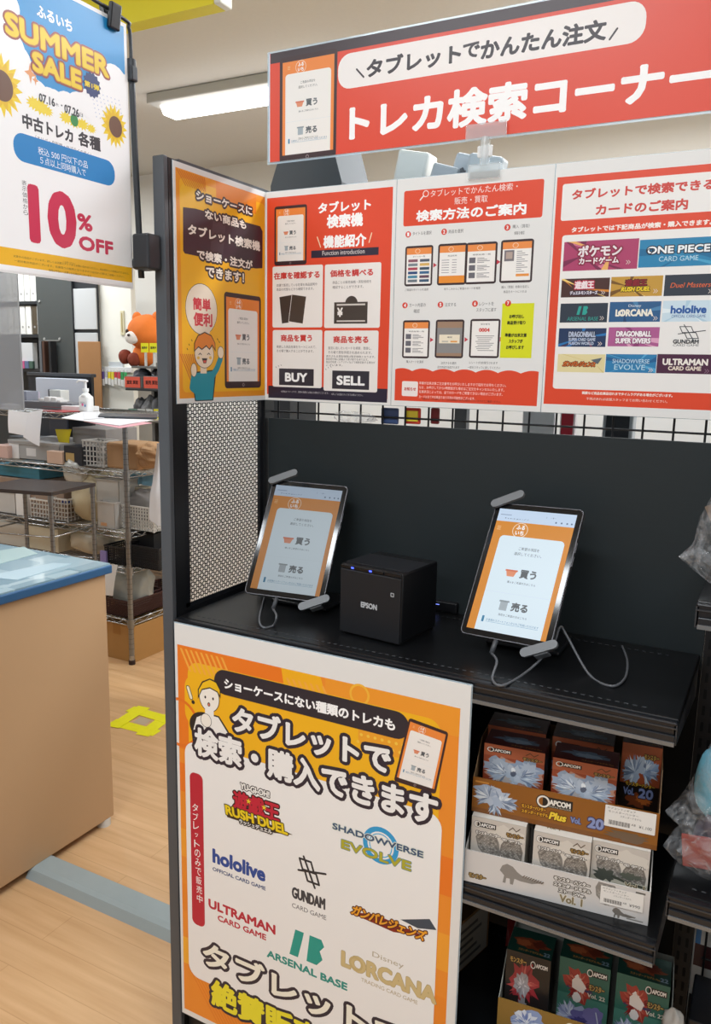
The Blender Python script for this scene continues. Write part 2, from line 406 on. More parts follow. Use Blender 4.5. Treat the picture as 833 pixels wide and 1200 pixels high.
# ================================================================ display counter on the left
CX, CY = -.78, .29
t = thing('display_counter', 'tan wood-faced display counter with glass top and blue edge at left', 'counter', (-1.4, -.5, 0))
tan = mat('#BE9A74', .5, noise=.045, scale=2.5, stretch=(1, 1, .25), name='tan_laminate')
s = MB(); s.box((-2.0, -2.2, .025), (CX, CY-.004, .822), tan, .003); part('body', s, t)
s = MB(); s.box((-2.02, -2.2, .822), (CX+.014, CY+.012, .848), mat('#235580', .4), .004); part('blue_edge', s, t)
def glass_top():
    m = bpy.data.materials.new('glass_over_cards'); m.use_nodes = True; nt = m.node_tree; b = nt.nodes['Principled BSDF']
    tc = nt.nodes.new('ShaderNodeTexCoord'); v = nt.nodes.new('ShaderNodeTexVoronoi'); v.distance = 'CHEBYCHEV'; v.inputs['Scale'].default_value = 9; v.inputs['Randomness'].default_value = .35
    r = nt.nodes.new('ShaderNodeValToRGB'); e = r.color_ramp.elements
    e[0].color = lin('#7F9CAA'); e[1].color = lin('#A9BFC8'); e[0].position = .2; e[1].position = .8
    x = e.new(.5); x.color = lin('#93AEBA')
    L = nt.links.new; L(tc.outputs['Object'], v.inputs['Vector']); L(v.outputs['Color'], r.inputs[0]); L(r.outputs[0], b.inputs['Base Color'])
    b.inputs['Roughness'].default_value = .12; b.inputs['Coat Weight'].default_value = .5; return m
s = MB(); s.box((-2.015, -2.2, .848), (CX+.009, CY+.007, .853), glass_top()); part('glass_top', s, t)
for i, (x, y) in enumerate(((CX-.02, CY-.03), (CX-.02, -.25), (CX-.02, -.9), (-1.95, CY-.03))):
    s = MB(); s.cyl((x, y, 0), (x, y, .025), .022, mat('#D8D6D0', .4)); part('adjuster_foot', s, t)
def flat_on_counter(name, label, px, col, z=.8532):  # thin pale slabs, coloured as reflections on the counter glass
    P = [on_z(x, y, z) for x, y in px]; o = MB(); c = sum(P)/4
    o.add([(p[0], p[1], z) for p in P]+[(p[0], p[1], z+.0012) for p in P], [(4, 5, 6, 7), (3, 2, 1, 0), (0, 1, 5, 4), (1, 2, 6, 5), (2, 3, 7, 6), (3, 0, 4, 7)], mat(col, .25))
    q = o.build(name); tag(q, label, 'sheet')
flat_on_counter('painted_reflection', 'pale green clear sheet lying at the far left of the glass counter', ((-60, 655), (28, 641), (44, 649), (-40, 672)), '#9DB4B4')
flat_on_counter('painted_reflection', 'long pale blue clear sheet lying across the middle of the glass counter', ((-20, 676), (62, 660), (84, 661), (20, 680)), '#A6BCC6')

# ================================================================ the black display shelf
FY = -.31                                   # front of the shelves
blk = mat('#15171A', .42, noise=.12, scale=90, name='black_steel'); blk2 = mat('#121317', .5); gry = mat('#4E5257', .45, noise=.05, scale=30)
t = thing('display_shelf', 'black steel display shelf unit with perforated side and wire grid back', 'shelf unit', (.45, -.15, 0))
s = MB(); s.box((-.026, FY, 0), (-.001, FY+.012, 1.805), gry, .002); s.box((-.026, FY+.012, 0), (-.001, FY+.04, 1.803), blk); part('front_post', s, t)
def perforated():
    s = MB(); m = mat('#24262B', .4, .3)
    y0, y1, z0, z1 = FY+.04, -.004, .985, 1.795; dx, dz, r = .0140, .0062, .00335
    nz = int((z1-z0-.01)/dz); ny = int((y1-y0-.016)/dx); V = []; F = []
    hexo = [(-dx/2+.0015*0, 0)]
    a = dz*.72
    # Voronoi cell of a staggered lattice: six corners
    k = (dx/2)**2+dz**2; cz = dz; cx0 = (k/(2*(dx/2)))-0
    xc = (dx/2*dx/2+dz*dz)/dx                       # half width at centre row corner
    zc = (dz*dz+(dx/2)**2-0)/(2*dz)
    cell = []
    # half-planes: +-dx/2 in x and the four diagonal neighbours
    n = 24; pts = []
    for i in range(12):
        th = 2*PI*i/12+PI/12; dirx, dirz = math.cos(th), math.sin(th)
        lim = [abs((dx/2)/dirx) if abs(dirx) > 1e-6 else 9]
        pr = abs(dirx)*dx/2+abs(dirz)*dz
        lim.append(((dx/2)**2+dz**2)/2/pr)
        rr = min(lim); pts.append((rr*dirx, rr*dirz, r*dirx, r*dirz))
    for j in range(nz):
        for i in range(ny):
            cy = y0+.012+dx*(i+.5+(.5 if j % 2 else 0)); c_z = z0+.008+dz*(j+.5)
            if cy+dx/2 > y1-.002: continue
            b = len(V)
            for (ox, oz, ix, iz) in pts: V.append((-.006, cy+ox, c_z+oz))
            for (ox, oz, ix, iz) in pts: V.append((-.006, cy+ix, c_z+iz))
            F += [(b+q, b+(q+1) % 12, b+12+(q+1) % 12, b+12+q) for q in range(12)]
    s.add(V, F, m)
    s.box((-.0065, y0, z0), (-.0055, y0+.012+dx*.3, z1), m); s.box((-.0065, y1-.012, z0), (-.0055, y1, z1), m)
    s.box((-.0065, y0, z0), (-.0055, y1, z0+.008), m); s.box((-.0065, y0, z1-.01), (-.0055, y1, z1), m)
    return s
part('perforated_side', perforated(), t)
s = MB(); s.box((-.012, FY+.04, .0), (-.004, -.004, .985), blk); part('solid_side', s, t)
s = MB(); s.box((-.020, FY+.04, 1.795), (-.001, .02, 1.806), gry); s.box((-.02, -.004, 0), (.0, .03, 1.8), blk); part('rear_post', s, t)
# black back board between shelf and grid
s = MB(); s.box((.003, .004, .95), (.9015, .012, 1.341), mat('#192225', .6, noise=.12, scale=120, stretch=(.15, 1, 3), name='black_board'), .001); part('back_board', s, t)
s = MB(); s.box((.003, .03, .0), (.9, .04, .95), mat('#0D0E11', .6)); part('lower_back_panel', s, t)
# wire grid
g = MB(); gw = mat('#17191C', .4, .3)
for i in range(18): g.cyl((.02+.05*i, .018, 1.30), (.02+.05*i, .018, 1.80), .0021, gw, n=6)
for i in range(11): g.cyl((0, .0225, 1.305+.0495*i), (.899, .0225, 1.305+.0495*i), .0021, gw, n=6)
part('wire_grid', g, t)
def slot_row(s, x0, x1, y, z, m):
    n = int((x1-x0)/.0125)
    for i in range(n):
        xx = x0+.0125*i; s.box((xx, y-.0016, z), (xx+.006, y+.0016, z+.0004), m)
def shelf(x0, x1, z, name='shelf', front=FY):
    s = MB(); s.box((x0, front+.012, z-.012), (x1, .002, z), mat('#0F1012', .3, noise=.45, scale=14, name='dusty_black_shelf'), .0015)
    slot_row(s, x0+.03, x1-.03, front+.032, z, mat('#3C3E41', .5)); slot_row(s, x0+.03, x1-.03, -.03, z, mat('#33353A', .5))
    o = part(name, s, t)
    s = MB(); s.box((x0, front, z-.034), (x1, front+.012, z-.001), mat('#15161A', .3), .002)
    s.box((x0, front-.0015, z-.0105), (x1, front, z-.0085), mat('#4A4D52', .3, .6))
    q = s.build('front_lip', o)
    s = MB(); s.box((x0+.004, front-.004, z-.034), (x1-.002, front-.0005, z-.019), mat('#24262A', .22, .2), .001)
    s.box((x0+.004, front-.0056, z-.0345), (x1-.002, front-.004, z-.0285), mat('#7C8084', .25, .5))
    q = s.build('price_rail', o)
    for xx in (x0, x1-.004):
        s = MB(); s.prism([(front+.0, z-.034), (.002, z-.075), (.002, z-.005), (front, z-.005)], xx, xx+.004, mat('#3A3D42', .35, .3), T=Matrix(((0, 0, 1, 0), (1, 0, 0, 0), (0, 1, 0, 0), (0, 0, 0, 1))))
        q = s.build('end_bracket', o)
    return o
SZ1, SZ2, SZ3 = .978, .632, .335
shelf(.002, .897, SZ1); shelf(.002, .897, SZ2); shelf(.002, .897, SZ3)
s = MB(); s.box((.0, FY+.02, 0), (.9, .02, .1), blk2, .003); part('base', s, t)
s = MB()
s.box((.902, .004, 0), (.934, .04, 1.8), mat('#16171A', .45))
for i in range(60):
    for xx in (.909, .922): s.box((xx, .0028, .03+.03*i), (xx+.005, .0042, .047+.03*i), mat('#040405', .8))
part('upright', s, t)
t2 = thing('display_shelf', 'neighbouring black shelf bay with grey price rails at the right edge', 'shelf unit', (1.4, -.15, 0))
t = t2
RS = [(1.152, .905), (.717, .905)]
for z, x in RS: shelf(x, 1.8, z, front=FY)
for z0, z1 in ((0, .3), (.69, 1.33)): s = MB(); s.box((.936, .03, z0), (1.8, .042, z1), mat('#0E0F12', .6)); part('back_panel', s, t)
g = MB()
for i in range(18): g.cyl((.955+.05*i, .012, .06), (.955+.05*i, .012, 1.80), .002, gw, n=6)
for i in range(18): g.cyl((.95, .016, .1+.1*i), (1.8, .016, .1+.1*i), .002, gw, n=6)
part('wire_grid', g, t)
s = MB(); s.box((.95, FY+.02, 0), (1.8, .02, .1), blk2, .003); part('base', s, t)

# things on the far side of the shelf, seen over its top and through the grid
s = MB(); s.box((-1.17, 1.15, .0), (1.75, 1.19, 1.72), mat('#EAE9E6', .6))  # added white panel, widened so the side holes show bright
tag(s.build('added_white_panel'), 'plain white partition standing beyond the wire grid of the shelf', 'partition')
P = [on_y(x, y, .16) for x, y in ((336, 186), (386, 181), (403, 214), (320, 219))]
s = MB(); T = Matrix(((1, 0, 0, 0), (0, 0, 1, .15), (0, 1, 0, 0), (0, 0, 0, 1)))
s.prism([(P[3][0], 1.70), (P[2][0], 1.70), (P[2][0], P[2][2]), (P[1][0]+.002, P[1][2]+.05), (P[0][0]+.004, P[0][2]+.05), (P[3][0], P[3][2])], 0, .14, mat('#45484B', .55, noise=.06, scale=20), T=T)
s.box((-.10, .16, 0), (-.042, .28, 1.70), mat('#2C2E31', .5))
tag(s.build('pillar_cover'), 'dark grey tapering pillar cover rising behind the red feature poster', 'pillar')
def backbox(name, label, cat, x0, x1, y0, y1, Y, d, col, group=None, z0=None, tilt=0):
    a, b = on_y(x0, (y0+y1)/2, Y), on_y(x1, (y0+y1)/2, Y); zt = on_y((x0+x1)/2, y0, Y)[2]; zb = on_y((x0+x1)/2, y1, Y)[2] if z0 is None else z0
    t = thing(name, label, cat, ((a[0]+b[0])/2, Y+d/2, zb), group)
    return t, a[0], b[0], zb, zt

# ================================================================ printed sheets
RED, DK, WH = '#E24A2B', '#2E2733', '#F1F0EE'
def screen(W=162, H=248, bar=True):
    # the tablet's start page: orange head, white card, two choices
    a = Art(W, H); m = 9 if bar else 0
    org, crd, gt = '#D98A2A', '#DFF0FA', '#5D6266'
    if not bar: crd = '#F3EFEA'; org = '#F08A3A'
    if bar:
        a.rr(0, 0, W, H, '#101218', 9); a.rr(9, 10, W-9, H-10, org); a.rr(9, H-34, W-9, H-10, '#C9DDF4')
        a.tu('http://', 24, 70, H-28, 2.6, '#6A7A90', 0); a.tu('⋮ ＋', 100, 118, H-20, 2.6, '#6A7A90', 0)
        for u in (118, 128, 138, 146): a.rr(u, H-29.5, u+3, H-26.5, '#5C708C', 1)
        for u in (14, 22, 30): a.rr(u, H-22, u+18 if u == 14 else u+5, H-20.5, '#8FA3BE')
        y0 = H-34
    else: a.rr(0, 0, W, H, org); y0 = H
    cu = W*.36; a.ring(cu, H-(y0-15), 13.2, 14.2, '#FBEFD9'); a.tu('ふる', cu-8, cu+8, y0-9.5, 8.5, '#FFFFFF', .08); a.tu('いち', cu-8, cu+8, y0-20, 8.5, '#FFFFFF', .08)
    for i in range(3): a.rr(14, y0-11-i*3, 21, y0-10-i*3, '#F7CE97')
    ct = y0-27; c0, c1 = (24, W-18) if bar else (8, W-8)
    a.rr(c0, 10 if bar else 0, c1, ct, crd, 8); a.rr(c0, 10 if bar else 0, c1, 30, crd)
    mid = (c0+c1)/2; X = lambda f: mid+f*(c1-c0)/2
    a.tu('ご希望の項目を', X(-.32), X(.32), ct-22, 6.2, '#2B2F36', .05); a.tu('選択してください。', X(-.42), X(.42), ct-32, 6.2, '#2B2F36', .05)
    a.rr(c0, ct-106, c1, ct-105.6, '#D5E3EC')
    for ttl, subt, yy in (('買う', '購入をご希望の方はこちら', ct-68), ('売る', '買取をご希望の方はこちら', ct-128)):
        a.tu(ttl, X(-.08), X(.42), yy, 16, gt, .09)
        if ttl == '買う':
            a.uv([(X(-.52), yy+4), (X(-.18), yy+4), (X(-.25), yy-7), (X(-.46), yy-7)], '#E3906A'); a.rr(X(-.54), yy+2.5, X(-.16), yy+5.5, '#D9724D')
        else:
            a.rr(X(-.43), yy-9, X(-.2), yy+7, '#A9B4BB', 1); a.rr(X(-.47), yy+6, X(-.16), yy+9, '#8E999F', 1)
        a.tu(subt, X(-.4), X(.46), yy-17, 4.4, '#40464C', .04)
    a.rr(X(-.86), 25, X(-.79), 36, '#3F82A8', 1); a.tu('お客様のスマートフォンからもご利用いただけます', X(-.72), X(.86), 30, 4.6, '#3E7FA6', .03); a.rr(X(-.72), 26.2, X(.86), 26.7, '#6FA3C0')
    return a
def printed_tablet(H=210, W=140, col='#3A2326'):
    a = Art(W, H); a.rr(0, 0, W, H, col, 9); s2 = screen(140, 206, bar=False)
    a.paste(s2, lambda u, v: (7+u*(W-14)/140, 15+v*(H-25)/206)); a.ring(W/2, H-7.5, 2.5, 4, '#9A8C8C'); return a
PT = printed_tablet()
def small_tablet(kind):
    a = Art(100, 150); a.rr(0, 0, 100, 150, '#3A2A2C', 9); a.rr(6, 8, 94, 142, '#F5F2EE'); hd = '#F0924A'
    if kind == 'dim': a.rr(6, 8, 94, 142, '#A3866F'); a.rr(6, 20, 94, 118, '#8F8D8C'); a.rr(14, 58, 86, 92, '#F2E7CF'); a.tu('確認', 42, 60, 82, 7, DK); a.rr(24, 62, 46, 68, '#C9C2B4'); a.rr(54, 62, 78, 68, '#E7A050')
    elif kind == 'rec':
        a.tu('受付番号', 35, 66, 130, 6, DK); a.tu('0004', 30, 66, 108, 15, '#D9463C', .12)
        for i in range(9): a.rr(20+(i % 3)*4, 84-i*7, 82-(i % 4)*5, 86-i*7, '#6E6A70')
    else:
        a.rr(6, 118, 94, 142, hd); a.ring(45, 150-130, 7, 9, '#F9D8B8')
        if kind == 'grid':
            a.tu('タイトル一覧', 28, 72, 110, 7, DK)
            for j, row in enumerate((('#8E5A6A', '#54606F'), ('#7C8A93', '#E0B765'), ('#B4485A', '#3E5568'), ('#2E4D7E', '#3B6A94'), ('#4C8CA8', '#6A4A5E'), ('#6C7A84', '#3F5E7A'))):
                a.rr(12, 90-j*15, 46, 100-j*15, row[0]); a.rr(54, 90-j*15, 88, 100-j*15, row[1])
        if kind == 'form':
            a.rr(6, 8, 94, 34, '#EE9433'); a.tu('商品検索', 34, 66, 106, 6, DK)
            for j in range(6): a.rr(14, 90-j*9, 40, 92-j*9, '#8B8790'); a.rr(50, 90-j*9, 66, 92-j*9, '#8B8790')
        if kind == 'list':
            a.tu('検索結果一覧', 22, 80, 106, 6, DK)
            for j in range(3):
                a.rr(12, 76-j*27, 32, 96-j*27, '#6C6A72')
                for q in range(4): a.rr(38, 92-j*27-q*5, 60+((j+q) % 3)*9, 94-j*27-q*5, '#77747C')
        if kind == 'item':
            a.rr(12, 76, 42, 114, '#7A747A'); a.rr(17, 84, 37, 108, '#B9A59A'); a.rr(50, 22, 90, 31, '#EE9A45', 2)
            for q in range(11): a.rr(50, 108-q*7, 66+(q % 3)*9, 110-q*7, '#77747C')
    return a
ST = {k: small_tablet(k) for k in ('grid', 'form', 'list', 'item', 'dim', 'rec')}

# --- red feature poster
a = Art(297, 420, ((313, 223), (465, 211), (460, 475), (312, 470)))
a.rr(5, 12, 290, 408, RED, 0)
a.poly([(316, 453), (456.5, 455.5), (456, 472), (316, 467.5)], '#2B2438')
a.fit(PT, 324, 240, 361.5, 308)
a.t('タブレット', 375, 244, 436, 237, 13, '#FFFFFF', .13); a.t('検索機', 385, 260, 427, 254, 16, '#FFFFFF', .11); a.t('機能紹介', 381, 284, 431, 277.5, 15, '#FFFFFF', .1)
a.ln([(374, 276), (378, 288)], 2, '#F6E3C0'); a.ln([(437, 272), (434, 283)], 2, '#F6E3C0')
a.r(367, 292, 445, 297.5, '#2B2438'); a.t('Function introduction', 380, 295, 429, 293, 5.5, '#E8E2E0', .03)
for k, (x0, y0, x1, y1) in enumerate(((321.5, 310.5, 380, 382.6), (383, 308.5, 447, 383), (321.5, 386, 379.5, 455.5), (382.5, 386.5, 444.5, 460))): a.r(x0, y0, x1, y1, '#F2EEEA', 4)
a.t('在庫を確認する', 323, 322, 377, 319.5, 8.5, '#CF3A35', .09); a.t('価格を調べる', 389, 320.5, 439, 316, 8.5, '#CF3A35', .09)
a.t('商品を買う', 331, 396, 368, 395, 8.5, '#CF3A35', .09); a.t('商品を売る', 393, 397.5, 434, 396.5, 8.5, '#CF3A35', .09)
for tx, x0, y0, x1, y1 in (('店舗で販売している在庫を商品説明や', 326, 333, 374, 331), ('商品の状態などから確認できます。', 326, 338, 370, 336), ('商品ごとの販売価格・買取価格を', 392, 330, 437, 328), ('確認することができます。', 392, 335.5, 428, 334),
        ('検索した商品在庫をカートに入れて、', 326, 405.5, 373, 406.5), ('その場で購入することができます。', 326, 410.5, 370, 411.5), ('査定に出したいカードを検索、登録し、', 387, 407, 438, 407.5), ('その場で買取手続きを進められます。', 387, 412, 438, 413)):
    a.t(tx, x0, y0, x1, y1, 3.6, '#4A4448', .03)
for i, tx in enumerate(('表示される買取価格は暫定価格となります。', '買取受付時に店舗より受け取りを承ります。', '商品の状態・レアリティなどで価格変動する場合が', 'ございます。')): a.t(tx, 384.5, 417+i*3.3, 442-(0, 8, 0, 38)[i], 417.5+i*3.5, 3, '#3A3438', .05)
u, v = a.q(343, 361)
for dx, rot, cl in ((-8, .12, '#3F3530'), (16, -.14, '#453A33')):
    pts = [(-17, -27), (17, -27), (17, 27), (-17, 27)]; q = [(u+dx+x*math.cos(rot)-y*math.sin(rot), v+x*math.sin(rot)+y*math.cos(rot)) for x, y in pts]
    a.uv([(p[0]+(p[0]-u-dx)*.06, p[1]+(p[1]-v)*.06) for p in q], '#F2EEEA'); a.uv(q, cl)
a.el(414, 354, 14, 14, '#453D38'); a.r(394, 353, 432.5, 378, '#453D38'); a.r(397, 355, 430, 356.4, '#D8D2CC'); a.r(397, 374.4, 430, 375.8, '#D8D2CC'); a.t('¥', 397.5, 365, 404, 364.5, 11, '#F2EEEA', .1)
a.r(329, 432, 370, 453, '#34303A'); a.t('BUY', 336, 443, 362.5, 442.5, 11, '#FFFFFF', .13); a.r(392, 434, 435, 457, '#34303A'); a.t('SELL', 397, 446, 430, 446, 11.5, '#FFFFFF', .13)
for x, y in ((325, 430), (328, 428.5), (331, 427.5), (384, 432), (387, 430), (390, 429)): a.ln([(x, y), (x+.8, y+1.2)], 1, '#6A6468')
a.t('※画像はイメージです。実際の画面とは異なる場合がございます。', 331, 459.5, 388, 461.5, 2.6, '#C9C4C8', .0); a.t('※詳しくは店舗スタッフまでお尋ねください。', 391, 461.8, 428, 464, 2.6, '#C9C4C8', 0)
sheet(a, 'poster', 'red poster of tablet functions with BUY and SELL boxes, left in the row of three', 'poster', (.0, -.004, 1.38), sleeve=.001)

# --- white guide poster
a = Art(297, 420, ((466, 211), (649.5, 195), (634, 487), (461, 475)))
a.r(474, 224.8, 634.5, 257.5, RED, 4)
a.t('タブレットでかんたん検索・', 504, 228.5, 606, 220, 9, '#FBEDE8', .07); a.t('販売・買取', 532, 237.5, 571, 234, 9, '#FBEDE8', .07); a.t('検索方法のご案内', 488, 254.5, 616, 246.5, 13.5, '#FFFFFF', .13)
a.ring(499, 228, 4.6, 6, '#FBEDE8'); a.ln([(496, 231), (492.5, 235.5)], 2.2, '#FBEDE8')
for n, x, y in (('1', 479, 275.5), ('2', 520.5, 273), ('3', 594, 269), ('4', 476, 358.5), ('5', 517, 358.5), ('6', 557, 358)):
    a.el(x, y, 5.6, 5.6, '#D9402F'); a.t(n, x-1.2, y, x+1.2, y, 4.4, '#FFFFFF', .1)
sm = '#333238'
for tx, x0, y0, x1, y1, h in (('タイトルを選択', 484, 275, 506, 273.5, 4.6), ('商品を選択', 525.5, 273, 543, 272, 4.6), ('購入（買取）', 600, 268.5, 620, 267, 4.6), ('情報を確認', 602, 276, 614, 275.3, 4.2),
        ('ご希望のタイトルを選択', 476, 340.8, 503, 340, 3), ('絞りこみからご希望のカードを検索', 521, 340.3, 563, 339.7, 3), ('購入（買取）枚数を指定し', 587.5, 339.5, 620, 338.6, 3.4), ('商品をカートに入れる', 590, 345, 617, 344.3, 3.2),
        ('カート内容の', 481, 358.5, 500, 358.2, 4.6), ('確認', 486, 365.5, 493, 365.3, 4.6), ('注文する', 522, 358.6, 535, 358.6, 4.6), ('レシートを', 562, 358.5, 579, 358.3, 4.6), ('スタッフに渡す', 558.5, 365.5, 582, 365.3, 4.6),
        ('購入カートを選択', 478, 424.6, 498, 424.8, 3.2), ('注文するを選択', 518, 427, 536, 427.2, 3.2), ('注文内容が送信されます', 514, 431.8, 539.5, 432.2, 3.2), ('レシートが2枚発行されます', 551, 427.5, 584, 427.8, 3.2), ('一枚をスタッフに渡してください', 549, 433, 587, 433.6, 3.2)):
    a.t(tx, x0, y0, x1, y1, h, sm, .04)
for k, x0, y0, x1, y1 in (('grid', 476, 289.5, 507, 336), ('form', 514, 287.5, 546, 335.5), ('list', 546.3, 286.5, 581, 334.8), ('item', 587, 284, 623, 334), ('list', 474, 376, 504, 421.3), ('dim', 512, 376, 543.5, 422), ('rec', 552, 376, 585, 422.7)): a.fit(ST[k], x0, y0, x1, y1)
for x, y in ((510.3, 312), (584, 309.5), (507.3, 399.5), (547.3, 400), (588.3, 400.5)): u, v = a.q(x, y); a.uv([(u-3.4, v-4.4), (u+3.6, v), (u-3.4, v+4.4)], '#C8394A')
a.r(589, 358.5, 623, 423.5, '#DDE21E'); a.el(595.5, 358.3, 5.6, 5.6, '#D9402F'); a.t('7', 594.4, 358.3, 596.8, 358.3, 4.4, '#FFFFFF', .1)
for tx, x0, y, x1 in (('お呼び出し', 597, 374, 614.5), ('商品受け取り', 594.5, 381.3, 616), ('準備が出来次第', 592, 396, 617.5), ('スタッフが', 596.5, 403, 613), ('お呼びします', 593.5, 410.3, 614.5)): a.t(tx, x0, y, x1, y, 4.6, '#2C300A', .09)
uL, vL = a.q(465, 437); uR, vR = a.q(627, 447); vb = a.q(465, 472.5)[1]
W1 = [(7+283*i/120, 67+5.5*abs(math.sin(PI*6.6*i/120+.5))**.8) for i in range(121)]
a.uv([(7, 10)]+[(290, 10)]+W1[::-1], RED)
a.r(473.5, 447, 491.5, 465.5, '#F6ECE8', 3); a.t('お知らせ', 476, 456.3, 489.5, 456.6, 4, '#C8352A', .1)
for i, tx in enumerate(('準備が出来次第ご注文番号をお呼びいたしますので店内でお待ちください。', 'なお、お呼びしてから1時間過ぎた場合はご注文をキャンセルいたします。', '在庫状況によっては、全てのカードをご用意できない場合がございます。', 'カードは全て中古商品であり不良の可能性がございます。')): a.t(tx, 493, 450.3+i*4.8, 594-(0, 2, 4, 36)[i], 454.3+i*5.4, 3.8, '#FBE9E2', .07)
a.t('※表示カードの値段については店舗価格と異なる場合がございますのでご確認ください。', 497, 469, 588, 473.3, 2.8, '#6E1F12', .02)
sheet(a, 'poster', 'white guide poster with numbered tablet steps and a yellow box, centre of the row', 'poster', (.2985, -.004, 1.38), sleeve=.001)

# --- poster with the card titles
a = Art(297, 420, ((650.5, 195), (876, 171.5), (845, 496.5), (636, 487)))
a.rr(3.5, 15, 291, 398, RED)
u0, v0 = a.q(658.5, 219); v1 = a.q(657, 262.5)[1]; a.rr(u0, v1, 284, v0, '#F1EFEC', 4)
a.t('タブレットで検索できる', 669, 233, 836, 216, 12.5, '#D2443A', .12); a.t('カードのご案内', 697, 249.5, 804.5, 241.5, 13, '#D2443A', .12)
a.t('タブレットでは下記商品が検索・購入できます。', 669, 273.2, 833, 262.6, 6.6, '#FFF4EE', .09)
u0, v0 = a.q(658.5, 279.6); a.rr(u0, a.q(650, 459.5)[1], 284, v0, '#F1EFEC', 5)
def tile(x0, y0, x1, y1, col, extra=()):
    a.r(x0, y0, x1, y1, col); (ua, vb_), (ub, va) = a.q(x0, y0), a.q(x1, y1)
    for i, (c2, k) in enumerate(extra):
        g = random.Random(int(x0*7+i)); cx, cy = ua+(ub-ua)*g.uniform(.2, .8), (va+vb_)/2
        for q in range(k):
            an = g.uniform(0, 6.28); wd = g.uniform(.04, .12); R = (ub-ua)
            P = [(cx, cy), (cx+R*math.cos(an), cy+R*math.sin(an)), (cx+R*math.cos(an+wd), cy+R*math.sin(an+wd))]
            a.uv([(min(max(p[0], ua), ub), min(max(p[1], va), vb_)) for p in P], c2)
    return ua, ub, va, vb_
def arrows(x, y, col='#E9DCD4'):
    u, v = a.q(x, y)
    for d in (0, 3.4): a.ln([(u+d, v+3), (u+d+3, v), (u+d, v-3)], .8, col, uv=True)
tile(661, 287.5, 745.5, 318.5, '#B0416B', (('#D8799A', 7), ('#7E2A50', 6), ('#F0B56A', 5)))
a.t('ポケモン', 677, 299, 728, 295.5, 13.5, '#F0E7EA', .16, [('#8E2444', 2.2)]); a.t('カードゲーム', 678, 310.5, 724.5, 307.5, 8, '#F6EEF0', .13, [('#8E2444', 1.8)]); arrows(733, 311)
tile(749, 284.7, 836, 314, '#2A86B4', (('#4CA6CE', 6), ('#1C6E9C', 5)))
a.t('ONE PIECE', 757, 298, 831, 292.5, 9, '#F4F8FA', .1, [('#1A2A3C', 1.6)]); a.t('CARD GAME', 771, 308, 817, 304.5, 6, '#BFE0EE', .02); a.ring(760.5, 298, 3.4, 5, '#1A2A3C')
tile(658.5, 331, 713, 351.5, '#4A2D28', (('#D98A2E', 6), ('#F3D27A', 3)))
a.t('遊戯王', 673.5, 338.5, 696, 337.3, 9.5, '#F7E9EC', .1, [('#C0304E', 1.6)]); a.t('デュエルモンスターズ', 668, 347.5, 700, 346.5, 4.4, '#F2EEF4', .1, [('#3A3050', .9)]); arrows(704, 347)
tile(716, 328.5, 774.5, 350.5, '#C79A3E', (('#F1D98A', 5), ('#7A5520', 6)))
a.t('遊戯王', 732, 335.5, 757.5, 334.5, 8, '#8E1E28', .12, [('#3A1014', .8)]); a.t('RUSH DUEL', 727.5, 343.3, 761.5, 341.8, 5.6, '#F4D52A', .14, [('#4A3410', .9)], shear=.2); arrows(765, 345)
tile(778.5, 326, 836, 349.5, '#333A46', (('#5A4030', 4),)); a.t('Duel Masters', 785, 338.5, 832, 336.5, 6, '#E86A35', .03, shear=.25); arrows(829, 345)
tile(657.5, 360, 711, 381.8, '#323B48', ()); a.t('ARSENAL BASE', 665, 378, 701, 377.3, 4.6, '#2FA398', .04, shear=.1); u, v = a.q(682, 368)
def ab_logo(u, v, k, col):
    for P in ([(-11, -9), (-7, 9), (-1, 9), (-2, 4), (-5, -9)], [(1, -9), (3, 9), (11, 9), (13, 5), (10, 1), (12, -4), (8, -9)]): a.uv([(u+x*k, v+y*k) for x, y in P], col)
ab_logo(u, v, .8, '#2FA398'); arrows(703, 377)
tile(714.6, 358, 772.5, 381, '#2F5F8E', (('#4E86B2', 5), ('#22456E', 4)))
a.t('Disney', 736, 363, 751, 362.3, 4, '#EAF2F8', .04); a.t('LORCANA', 721, 371.5, 765, 369.5, 8.5, '#F6F1E2', .12); a.ring(727, 371, 2.6, 4.4, '#F6F1E2'); arrows(765, 377)
tile(776.5, 356.5, 833, 380.5, '#CFE4F0', (('#E8F4FA', 5), ('#B4D4E6', 4))); a.t('hololive', 785, 367.5, 827, 365.5, 9.5, '#2C5FA8', .16); a.t('OFFICIAL CARD GAME', 786, 375, 826, 373.8, 3.6, '#3E6AA6', .05)
tile(656, 389, 709.5, 410.8, '#24395E', (('#2E78B8', 5), ('#7A3A56', 5))); a.t('DRAGONBALL', 667, 396.5, 698.5, 395.5, 6.6, '#B9C4DA', .1, [('#1E2230', .8)]); a.t('SUPER CARD GAME', 667, 402.3, 698, 401.8, 3.6, '#C6D2E6', .08); a.t('FUSION WORLD', 667, 406.8, 696, 406.5, 3.6, '#C6D2E6', .08); arrows(701, 407)
tile(713.5, 387.7, 771, 410.3, '#B25E94', (('#E3A6C6', 6), ('#8E3A72', 4))); a.t('DRAGONBALL', 722, 396, 763, 394.6, 6.8, '#FBF4F8', .14, [('#7A2A5A', .8)]); a.t('SUPER DIVERS', 721, 404, 762, 403, 6.4, '#FBF4F8', .14, [('#7A2A5A', .8)])
def gundam_mark(uc, vc, k, col, sx=1):
    P = lambda x, y: (uc+x*k*sx, vc+y*k)
    for L in ([(-9, 10), (2, 10), (5, 1), (-6, 1), (-9, 10)], [(-4, 1), (7, 1), (10, -8), (-1, -8), (-4, 1)], [(-10, -1), (16, 4)], [(-5, 13), (6, -12)]): a.ln([P(*p) for p in L], (1.5*k*.8 if k < 2 else 4), col, uv=True)
